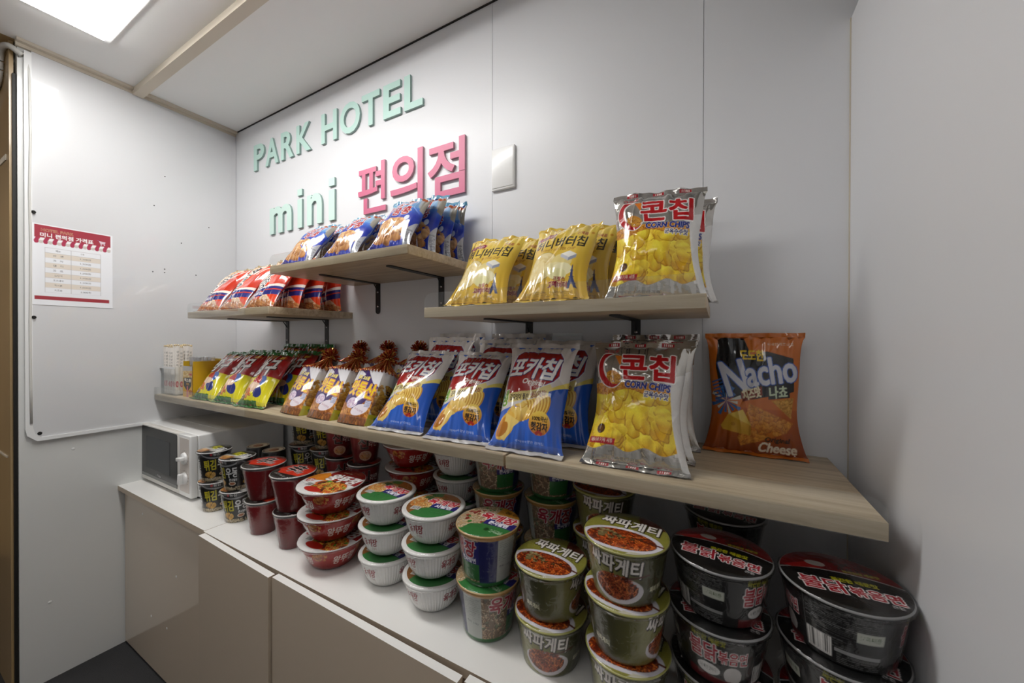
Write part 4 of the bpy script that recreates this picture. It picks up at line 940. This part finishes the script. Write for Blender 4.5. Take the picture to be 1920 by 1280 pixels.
def side_art_bul():
    a = Art(470, 84, '#151515', seed=34)
    for x in (8, 243):
        a.text('화끈한 매운맛', x + 4, 8, x + 56, 18, '#8f8d22', bold=.8, rot=-.04); a.text('불닭', x, 20, x + 44, 48, '#9c1c2c', out='#d9d4d2', ow=1.4, bold=2.0); a.text('볶음면', x + 46, 26, x + 92, 46, '#9c1c2c', out='#d9d4d2', ow=1.2, bold=1.4)
        a.ell(x + 30, 62, 19, 9, '#cfccca'); a.text('나 매운맛이야!', x + 16, 58, x + 44, 65, '#2a2a2a', bold=.3); a.ell(x + 70, 64, 15, 14, '#b9b5b2'); a.poly([(x - 6, 70), (x + 96, 76), (x + 96, 84), (x - 6, 84)], '#5a1014')
    for x in (112, 348):
        a.rect(x, 4, x + 1, 82, '#4a4a4a'); a.lines(x + 3, 8, x + 96, 44, '#6c6c6c', 2.4, .85, .8); a.lines(x + 30, 48, x + 60, 60, '#6c6c6c', 2.4, .8, .8)
        a.barcode(x + 2, 50, x + 36, 78); a.rect(x + 66, 30, x + 100, 44, '#b9bcb0'); a.text('분리배출', x + 70, 33, x + 96, 40, '#5a6a4a', bold=.3); a.rect(x + 40, 62, x + 98, 67, '#8f8f8f'); a.lines(x + 42, 69, x + 98, 82, '#7a7a7a', 2.4, .8, .8)
    return a.done()

def cup_template(name, r, rb, h, side, lid, mat_i, rim_col, prof=None, ribs=False, film=True, dome=.001, lid_r=None):
    """parts of a cup or bowl standing at the origin: body, lid, plastic_wrap"""
    sa, la = side(), lid(); ns = int(2 * PI * r * 1000 / 1.3); nz = int(h * 1000 / 1.25)
    th = np.linspace(0, 2 * PI, ns, endpoint=False); t = np.linspace(0, 1, nz)
    if prof is None: rad = rb + (r * .965 - rb) * t
    else: rad = np.interp(t, [p[1] for p in prof], [p[0] for p in prof])
    rim0 = rad[-1]; T, A = np.meshgrid(t, th, indexing='ij'); RR = np.repeat(rad[:, None], ns, 1)
    if ribs: RR = RR + .0007 * np.sin(A * 60) * (T > .06) * (T < .9)
    P = np.stack([RR * np.sin(A), -RR * np.cos(A), T * h], -1)          # angle 0 faces -Y, running to the right
    C = sa.sample((A / (2 * PI) * sa.w + sa.w * 0) % sa.w, (1 - T) * sa.h)
    def ring(pr, col, metal=0, n=96):
        a2 = np.linspace(0, 2 * PI, n, endpoint=False); p = np.array([[(q[0] * math.sin(x), -q[0] * math.cos(x), q[1]) for x in a2] for q in pr]); return (p, lin(col, metal), 0, True, False)
    body = art_mesh(name + '_body', [(P, C, 0, True, False), ring([(.0005, .002), (rb * .8, .002), (rb * .9, 0), (rb, .0)], rim_col)], [mat_i])
    rim = art_mesh(name + '_rim', [ring([(rim0 - .0005, h - .0035), (r, h - .0035), (r + .0008, h - .002), (r, h - .0004), (r - .004, h - .0002)], rim_col)], [mat_i])
    lr = lid_r or (r - .001); nr = int(lr * 1000 / 1.25); n2 = int(2 * PI * lr * 1000 / 1.4); rr = np.linspace(.0002, 1, nr); a3 = np.linspace(0, 2 * PI, n2, endpoint=False); Rg, Ag = np.meshgrid(rr, a3, indexing='ij')
    X, Y = Rg * np.cos(Ag), Rg * np.sin(Ag); Pl = np.stack([X * lr, Y * lr, h + dome * (1 - Rg ** 4) + .0002], -1)
    k = la.w / 2 * (lr / (lid_r or lr)); Cl = la.sample(la.w / 2 + X * k, la.w / 2 - Y * k)
    lidm = art_mesh(name + '_lid', [(Pl, Cl, 0, True, False)], [mat_i])
    parts = [('cup_body', body), ('rim', rim), ('lid', lidm)]
    if lid_r and lid_r < r - .004:
        parts[1] = ('rim', art_mesh(name + '_rim', [ring([(rim0 - .0005, h - .006), (r, h - .005), (r + .001, h - .003), (r, h - .0005), (r - .003, h + .0006), (lid_r - .001, h + .0003)], rim_col)], [mat_i]))
    if film:
        rs = np.random.RandomState(hash(name) % 1000 if False else len(name)); mb = MB(); n = 120; pr = [(rb * .5, -.0002), (rb + .0008, -.0002)]
        pr += [(float(np.interp(q, t, rad)) + .0014, q * h) for q in np.linspace(.06, .93, 12)] + [(r + .0016, h - .006), (r + .0018, h - .001), (r - .002, h + .0022), (r * .6, h + dome + .0016), (r * .2, h + dome + .0014)]
        vs = []; ph = rs.uniform(0, 6, 4)
        for i, (q, z) in enumerate(pr):
            for j in range(n):
                a_ = 2 * PI * j / n; wv = .0007 * (math.sin(a_ * 9 + ph[0] + i * .7) + .7 * math.sin(a_ * 17 + ph[1] - i * .5)) if 2 <= i < len(pr) - 3 else 0
                vs.append(((q + abs(wv)) * math.sin(a_), -(q + abs(wv)) * math.cos(a_), z))
        mb.add(vs, [(i * n + j, i * n + (j + 1) % n, (i + 1) * n + (j + 1) % n, (i + 1) * n + j) for i in range(len(pr) - 1) for j in range(n)], 0, True)
        parts.append(('plastic_wrap', mb.mesh(name + '_wrap', [M['film']])))
        # the pinched tail of the wrap at one side
        tb = MB(); z0 = h * .62; rr_ = float(np.interp(.62, t, rad)) + .0015
        tb.add([(-rr_, -.002, z0 + .012), (-rr_, .002, z0 - .012), (-rr_ - .013, -.004, z0 + .006), (-rr_ - .010, .004, z0 - .010), (-rr_ - .006, 0, z0)], [(0, 2, 4), (4, 3, 1), (0, 4, 1), (2, 3, 4)])
        parts.append(('wrap_tail', tb.mesh(name + '_tail', [M['film']])))
    return parts
bowl_p = [(.039, 0), (.044, .03), (.052, .18), (.0600, .45), (.0665, .80), (.0690, .93), (.0700, 1)]
wang_p = [(.046, 0), (.052, .04), (.062, .25), (.073, .60), (.080, .88), (.084, 1)]
CUPS = dict(
    udon=(cup_template('udon', .0510, .0355, .105, side_art_udon, lid_art_udon, M['card'], '#d8d8d6'), .108),
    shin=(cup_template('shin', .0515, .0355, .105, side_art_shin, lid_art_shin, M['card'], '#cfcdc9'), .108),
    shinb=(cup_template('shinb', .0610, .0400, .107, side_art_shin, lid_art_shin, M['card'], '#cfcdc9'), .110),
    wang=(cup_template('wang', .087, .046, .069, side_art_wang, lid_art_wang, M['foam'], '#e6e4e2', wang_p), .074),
    yukb=(cup_template('yukb', .0725, .039, .0705, side_art_yukbowl, lid_art_yuk, M['foam'], '#e4e3e0', bowl_p, ribs=True, lid_r=.064), .0752),
    yukc=(cup_template('yukc', .0675, .0505, .1095, side_art_yukcup, lambda: lid_art_yuk(True), M['card'], '#c9a870'), .113),
    jja=(cup_template('jja', .0695, .053, .091, side_art_jja, lid_art_jja, M['card'], '#a8a65c'), .095),
    bul=(cup_template('bul', .0735, .058, .085, side_art_bul, lid_art_bul, M['card'], '#8f8f8f'), .0885),
)
NAMES = dict(shinb=('noodle_cup', 'noodle cup'), udon=('noodle_cup', 'noodle cup'), shin=('noodle_cup', 'noodle cup'), wang=('noodle_bowl', 'noodle bowl'), yukb=('noodle_bowl', 'noodle bowl'),
             yukc=('noodle_cup', 'noodle cup'), jja=('noodle_cup', 'noodle cup'), bul=('noodle_cup', 'noodle cup'))
ARTW = dict(udon=310, shin=310, shinb=310, wang=500, yukb=440, yukc=425, jja=435, bul=470)
def cup(kind, x, y, z, face, lid_rot, label, group):
    nm, cat = NAMES[kind]; rz = math.degrees(math.atan2(2.186 - x, y + 1.0)) - 360 * face / ARTW[kind]      # `face` mm of the label turned to the aisle
    t = empty(nm, (x, y, z), math.radians(rz), label, cat, group)
    for n, me in CUPS[kind][0]:
        o_ = link(n, me, t)
        if n == 'lid': o_.rotation_euler = (0, 0, math.radians(lid_rot - rz))
        elif n == 'wrap_tail': o_.rotation_euler = (0, 0, math.radians(-rz + (math.sin(x * 50 + z * 90)) * 50))
    return t
GR = dict(udon='black and yellow udon cups', shin='red and black spicy noodle cups', wang='red bowls with wide white lids', yukb='white foam noodle bowls',
          yukc='paper cups of beef noodle with orange rims', jja='olive green black bean noodle cups', bul='large black spicy noodle cups')
DESC = dict(udon='black udon cup with yellow and white lettering', shin='red spicy noodle cup with a red and black lid', wang='red noodle bowl with a wide white rim', yukb='white foam noodle bowl with a green and orange lid',
            yukc='patterned beef noodle cup with an orange and blue lid', jja='olive green black bean noodle cup', bul='large black noodle cup with red lettering')
LEV = {1: [''], 2: ['bottom', 'top'], 3: ['bottom', 'middle', 'top']}
STACKS = [  # kind, x, y, how many, label millimetre facing the aisle for each, where
    ('udon', .597, -.337, 2, (58, 56), 'front, beside the microwave'),
    ('udon', .757, -.337, 2, (78, 2), 'front, second from the microwave'),
    ('shin', .915, -.338, 2, (185, 178), 'left front'),
    ('shin', 1.075, -.340, 2, (172, 205), 'right front'),
    ('wang', 1.254, -.334, 3, (15, 30, 8), 'front stack'),
    ('yukb', 1.444, -.312, 3, (100, 95, 112), 'left front'),
    ('yukb', 1.606, -.322, 3, (108, 112, 92), 'right front'),
    ('yukc', 1.757, -.325, 2, (232, 146), 'front'),
    ('jja', 1.903, -.328, 2, (76, 190), 'left front'),
    ('jja', 2.052, -.345, 3, (80, 196, 82), 'right front'),
    ('bul', 2.191, -.296, 3, (70, 288, 205), 'left front'),
    ('bul', 2.345, -.298, 3, (300, 30, 160), 'right front'),
    ('udon', .800, -.130, 3, (60, 64, 56), 'back left'),
    ('udon', .925, -.130, 3, (60, 66, 60), 'back right'),
    ('shin', 1.050, -.160, 3, (45, 40, 48), 'back left'),
    ('shin', 1.175, -.165, 3, (50, 36, 44), 'back right'),
    ('wang', 1.345, -.120, 4, (60, 90, 120, 150), 'back'),
    ('yukb', 1.520, -.120, 4, (70, 80, 100, 90), 'back'),
    ('yukc', 1.675, -.150, 3, (60, 64, 70), 'back left'),
    ('yukc', 1.818, -.125, 3, (60, 58, 74), 'back right'),
    ('jja', 1.960, -.160, 3, (60, 70, 66), 'back'),
    ('bul', 2.200, -.115, 3, (60, 70, 66), 'back'),
]
for kind, x, y, n, turns, where in STACKS:
    for k in range(n):
        lv = ('bottom', 'second', 'third', 'top')[k] if n == 4 else LEV[n][k]
        pre = (lv + ' ') if lv else ''
        jx, jy = (.003 * math.sin(k * 5 + x * 40), .003 * math.cos(k * 4 + x * 31)) if k else (0, 0)
        lr = {'bul': -2, 'jja': -4, 'yukb': 4, 'wang': 6}.get(kind, 0) + 7 * math.sin(k * 3 + x * 25)
        kk = 'shinb' if kind == 'shin' and n == 2 and k == 1 else kind
        cup(kk, x + jx, y + jy, CT + .0006 + k * CUPS[kind][1], turns[k], lr, '%s%s, %s' % (pre, DESC[kind], where + ('' if where.endswith('stack') or 'microwave' in where else ' stack')), GR[kind])
# small cups standing upside down, two high, behind the front udon cups
ucol, ubase, umark = mat('dark_cup_card', '#22211f', .35, coat=.3), mat('cream_cup_base', '#d8c8ae', .6), mat('brown_print', '#a87a5c', .6)
for x, y, wd in ((.660, -.226, 'nearer the microwave'), (.768, -.228, 'further from the microwave')):
    for k in range(2):
        t = empty('noodle_cup', (x, y, CT + .0006 + k * .104), 0, '%s upturned noodle cup with a cream base, %s' % (('lower', 'upper')[k], wd), 'noodle cup', 'upturned noodle cups behind the udon cups')
        b = MB(); b.lathe([(.0440, 0), (.0445, .003), (.0435, .004), (.0370, .100), (.0360, .103), (.030, .103)], 64); b.build('cup_body', ucol, t)
        b = MB(); b.lathe([(.0003, .1022), (.032, .1022), (.0335, .1036), (.0360, .1032)], 48); b.build('base', ubase, t)
        b = MB(); b.lathe([(.0003, .1030), (.016, .1030), (.0162, .1026)], 32); b.build('printed_mark', umark, t)

# ------------------------------------------------------------ microwave
t = empty('microwave_oven', (.012, -.350, CT + .0005), 0, 'white microwave oven with a black glass door on the short worktop', 'microwave')
MW, MD, MH = .455, .33, .246
b = MB(); b.box(0, MW, .012, MD, .010, MH, bev=.006); b.box(.014, MW - .02, .10, .104, MH, MH + .0008); b.build('body', M['white_pl'], t)
b = MB(); b.box(0, .352, -.012, .011, .012, MH, bev=.004); d = b.build('door', M['offwhite'], t)
b = MB(); b.prism([(.003, .030), (.343, .030), (.343, MH - .014), (.337, MH - .006), (.009, MH - .006), (.003, MH - .012)], -.0132, -.0118); b.build('glass_pane', M['glass_black'], d)
b = MB(); b.prism([(.050, .068), (.278, .068), (.278, .200), (.050, .200)], -.0139, -.0133); b.build('window', M['mesh_grey'], d)
b = MB(); b.box(.003, .343, -.0137, -.0133, .030, .042); b.build('door_strip', mat('grey_strip', '#6d6f6c', .3), d)
me = text_obj_mesh('Midea', .01, 0); co = np.empty(len(me.vertices) * 3); me.vertices.foreach_get('co', co); co = co.reshape(-1, 3); mn, mx = co.min(0), co.max(0); q = (co - mn) / np.maximum(mx - mn, 1e-9)
co = np.stack([.160 + q[:, 0] * .034, np.full(len(q), -.0136), .046 + q[:, 1] * .010], -1); me.vertices.foreach_set('co', co.ravel()); me.materials.clear(); me.materials.append(M['steel']); link('lettering', me, d)
b = MB(); b.box(.3535, MW, -.012, .011, .012, MH, bev=.004); cpn = b.build('control_panel', M['white_pl'], t)
b = MB(); b.box(.366, MW - .012, -.0128, -.0120, .030, MH - .012); b.build('printed_plate', M['panel_grey'], cpn)
for zc, rot in ((.158, 1.45), (.083, .08)):
    b = MB(); b.lathe([(.0222, -.0128), (.0215, -.018), (.0205, -.020), (.0003, -.020)], 36, 0, (.408, 0, zc), 'y')
    hh = Matrix.Rotation(rot, 4, 'Y'); q = MB(); q.box(-.007, .007, -.034, -.019, -.020, .020, bev=.003)
    q.v = [tuple(hh @ Vector(v) + Vector((.408, 0, zc))) for v in q.v]; b.add(q.v, q.f, 0, True); b.build('dial', M['white_pl'], cpn)
    for k in range(11):
        a_ = -2.3 + k * .46; q = MB(); x_, z_ = .408 + .030 * math.sin(a_), zc + .030 * math.cos(a_)
    q = MB()
    for k in range(11):
        a_ = -2.3 + k * .46; x_, z_ = .408 + .029 * math.sin(a_), zc + .029 * math.cos(a_); q.box(x_ - .0012, x_ + .0012, -.0132, -.0129, z_ - .0012, z_ + .0012)
    q.build('dial_marks', M['black'], cpn)
for x_, y_ in ((.03, .03), (MW - .03, .03), (.03, MD - .03), (MW - .03, MD - .03)):
    b = MB(); b.lathe([(.0003, 0), (.011, 0), (.010, .0105), (.0003, .0105)], 16, 0, (x_, y_, 0)); b.build('foot', M['black'], t)

# ------------------------------------------------------------ chopstick holder, cutlery box
t = empty('chopstick_holder', (.082, -.262, L1), 0, 'clear acrylic holder full of wrapped chopsticks at the left end of the shelf', 'holder')
b = MB(); HW, HD, HT = .140, .075, .205
for (x0, x1, y0, y1) in ((-HW / 2, HW / 2, -HD / 2, -HD / 2 + .002), (-HW / 2, HW / 2, HD / 2 - .002, HD / 2), (-HW / 2, -HW / 2 + .002, -HD / 2, HD / 2), (HW / 2 - .002, HW / 2, -HD / 2, HD / 2)): b.box(x0, x1, y0, y1, 0, HT * .60)
b.box(-HW / 2, HW / 2, -HD / 2, HD / 2, 0, .002); b.build('case', M['acrylic'], t)
b = MB(); b.box(-HW / 2 - .002, HW / 2 + .002, -HD / 2 - .004, -HD / 2, HT * .56, HT * .60); b.build('front_band', M['white_pl'], t)
rs = random.Random(4)
# one wrapped pair of chopsticks: paper sleeve with printed characters
def chop_art():
    a = Art(14, 190, '#efe9e2', seed=40)
    for i, ch in enumerate('위생젓가락'): a.text(ch, 4, 20 + i * 13, 11, 30 + i * 13, '#2a2a28', bold=.3)
    a.ell(7, 150, 5, 12, '#c9606a'); a.text('福', 3.4, 143, 10.6, 157, '#f2dcd8', bold=.4); return a.done()
ca = chop_art()
def sleeve():
    T, S = np.mgrid[0:1:160j, 0:1:13j]; P = np.stack([(S - .5) * .0135, -.0022 * np.sin(PI * S) , T * .190], -1); P2 = P * np.array([1, -1, 1])
    return art_mesh('sleeve', [(P, ca.sample(S * 14, (1 - T) * 190), 0, False, False), (P2, lin('#efe9e2'), 0, False, True)], [M['poster']])
sl = sleeve(); st = MB()
for dx in (-.003, .003): st.tube([(dx, 0, .189), (dx * .9, 0, .196)], [.0024, .0018], 8)
stm = st.mesh('stick_tips', [M['bamboo']])
k = 0
for row in range(4):
    for c in range(8):
        ob = link('chopstick_pair', sl); ob.location = (.082 - .0565 + c * .0160, -.262 - .024 + row * .0155, L1 + .0035); ob.rotation_euler = (rs.uniform(-.03, .02) if row else .0, rs.uniform(-.03, .03), rs.uniform(.6, 1.25)); ob.scale = (1.1, 1, rs.uniform(1.06, 1.12))
        h = link('stick_tips', stm, ob)
        tag(ob, 'wrapped chopstick pair in the clear holder, %s, %s from the left' % (('front row', 'second row', 'third row', 'rear row')[row], ('first', 'second', 'third', 'fourth', 'fifth', 'sixth', 'seventh', 'eighth')[c]), 'chopsticks', 'paper wrapped chopsticks in the clear holder')
# yellow counter display box with a printed cut-out side, holding small cups
def box_art():
    a = Art(96, 130, '#d8a824', seed=41); a.grad(a.X > -1, '#c9a050', '#dcaa2c', 0, 130); a.poly([(0, 0), (96, 0), (96, 18), (0, 22)], '#b8b4b0'); a.chips((a.Y > 20) & (a.Y < 50), 40, 7, 5, '#f0dca8', '#b88a3a')
    a.poly([(6, 50), (90, 46), (86, 82), (48, 108), (10, 84)], '#2e2c2c'); a.text('맥스봉', 16, 52, 82, 66, '#e6dcc8', bold=1.2); a.text('치즈', 36, 70, 62, 80, '#d8a030', bold=.8); a.poly([(40, 84), (52, 84), (58, 130), (36, 130)], '#c9707a'); a.text('NEW', 62, 100, 92, 118, '#a02a24', bold=1.6); a.rect(66, 30, 92, 38, '#b52a2a'); return a.done()
t = empty('display_box', (.238, -.235, L1), 0, 'yellow cardboard display box between the chopsticks and the snack bags', 'box')
ba = box_art(); T, S = np.mgrid[0:1:110j, 0:1:80j]
front = art_mesh('box_front', [(np.stack([(S - .5) * .086, 0 * S, T * .130], -1), ba.sample(S * 96, (1 - T) * 130), 0, False, False), (np.stack([(S - .5) * .086, 0 * S + .0012, T * .130], -1), lin('#c9a84a'), 0, False, True)], [M['poster']])
o_ = link('front_panel', front, t); o_.location = (0, -.052, 0)
yel = mat('yellow_card', '#d8ae22', .5, vary=.12); b = MB(); b.box(-.043, .043, .050, .0515, 0, .158); b.box(-.0445, -.043, -.050, .050, 0, .150); b.box(.0430, .0445, -.050, .050, 0, .150); b.box(-.043, .043, -.050, .050, 0, .0012); b.build('sides', yel, t)
g = 'clear plastic cups stacked above the yellow box'
for i, (x_, y_) in enumerate(((.218, -.252), (.260, -.246), (.238, -.210))):
    b = MB(); b.lathe([(.0003, .002), (.014, .0), (.019, .120), (.0205, .163), (.0215, .165), (.0205, .166), (.0185, .120)], 32)
    o_ = b.build('clear_cup', clear_mat('clear_cup_plastic_%s' % 'abc'[i], (.96, .97, .98), .5, .05, haze=.12)); o_.location = (x_, y_, L1 + .0015)
    tag(o_, 'slim clear plastic cup sticking out of the yellow box, %s' % ('front left', 'front right', 'at the back')[i], 'cup', g)

# ------------------------------------------------------------ price list on the left wall
def price_art():
    a = Art(210, 297, '#eef0f4', seed=50, px=.5); a.rect(10, 4, 204, 50, '#a63a48'); a.rect(10, 264, 200, 277, '#a53b44')
    a.text('HOTEL PARK', 26, 16, 104, 26, '#a63a48', out='#d9b48c', ow=.7, bold=.4); a.text('미니 편의점 가격표', 24, 31, 156, 47, '#f6f3f4', bold=1.3)
    a.poly([(166, 28), (172, 28), (176, 40), (190, 38), (188, 30), (174, 32)], '#8a6aa0'); a.poly([(172, 30), (190, 31), (188, 40), (176, 41)], '#e0c8d0'); a.ell(178, 44, 2, 2, '#e8dce4'); a.ell(187, 43, 2, 2, '#e8dce4')
    for k in range(18):
        x = 9 + k * 10.85
        if k % 2 == 0: a.poly([(x + 4, 50), (x + 15, 50), (x + 10.8, 60), (x + 10.8, 66), (x, 66), (x, 60)], '#b03a56'); a.ell(x + 5.4, 66, 5.4, 6, '#b03a56')
        else: a.poly([(x + 4, 50), (x + 15, 50), (x + 10.8, 60), (x, 60)], '#f4f2f2'); a.rect(x, 60, x + 10.8, 67, '#cfc5bf'); a.ell(x + 5.4, 66, 5.4, 5, '#cfc5bf')
    rows = [('메뉴', '가격'), ('라   면', '1,500원'), ('과   자', '1,500원'), ('캔   디', '1,500원'), ('음   료', '1,500원'), ('오징어', '1,500원'), ('초코파이', '1,500원'), ('맥스봉', '1,000원'), ('치즈볼', '2,000원')]
    y = 84
    for i, (l, r_) in enumerate(rows):
        if i % 2: a.rect(34, y, 176, y + 18.4, '#e2d9cd')
        a.rect(34, y, 176, y + .6, '#bdb8b8'); w_ = 6.2 * len(l.replace('  ', ' ')); a.text(l, 66 - w_ / 2, y + 5.5, 66 + w_ / 2, y + 13, '#3a3a3c', bold=.4); a.text(r_, 122, y + 5.5, 122 + 4.6 * len(r_), y + 13, '#4a4a4c', bold=.3); y += 18.4
    for x in (34, 98, 176): a.rect(x, 84, x + .7, y, '#b0acac')
    a.rect(34, y, 176, y + .6, '#bdb8b8'); return a.done()
pa = price_art(); T, S = np.mgrid[0:1:270j, 0:1:190j]
me = art_mesh('price_list', [(np.stack([.0105 + 0 * S, -.660 + S * .210 - .0, 1.401 + T * .297], -1), pa.sample(S * 210, (1 - T) * 297), 0, False, True), (np.stack([.0095 + 0 * S, -.660 + S * .210, 1.401 + T * .297], -1), lin('#eeeeee'), 0, False, False)], [M['poster']])
tag(link('price_list', me), 'laminated price list with a red header on the white left wall', 'poster')
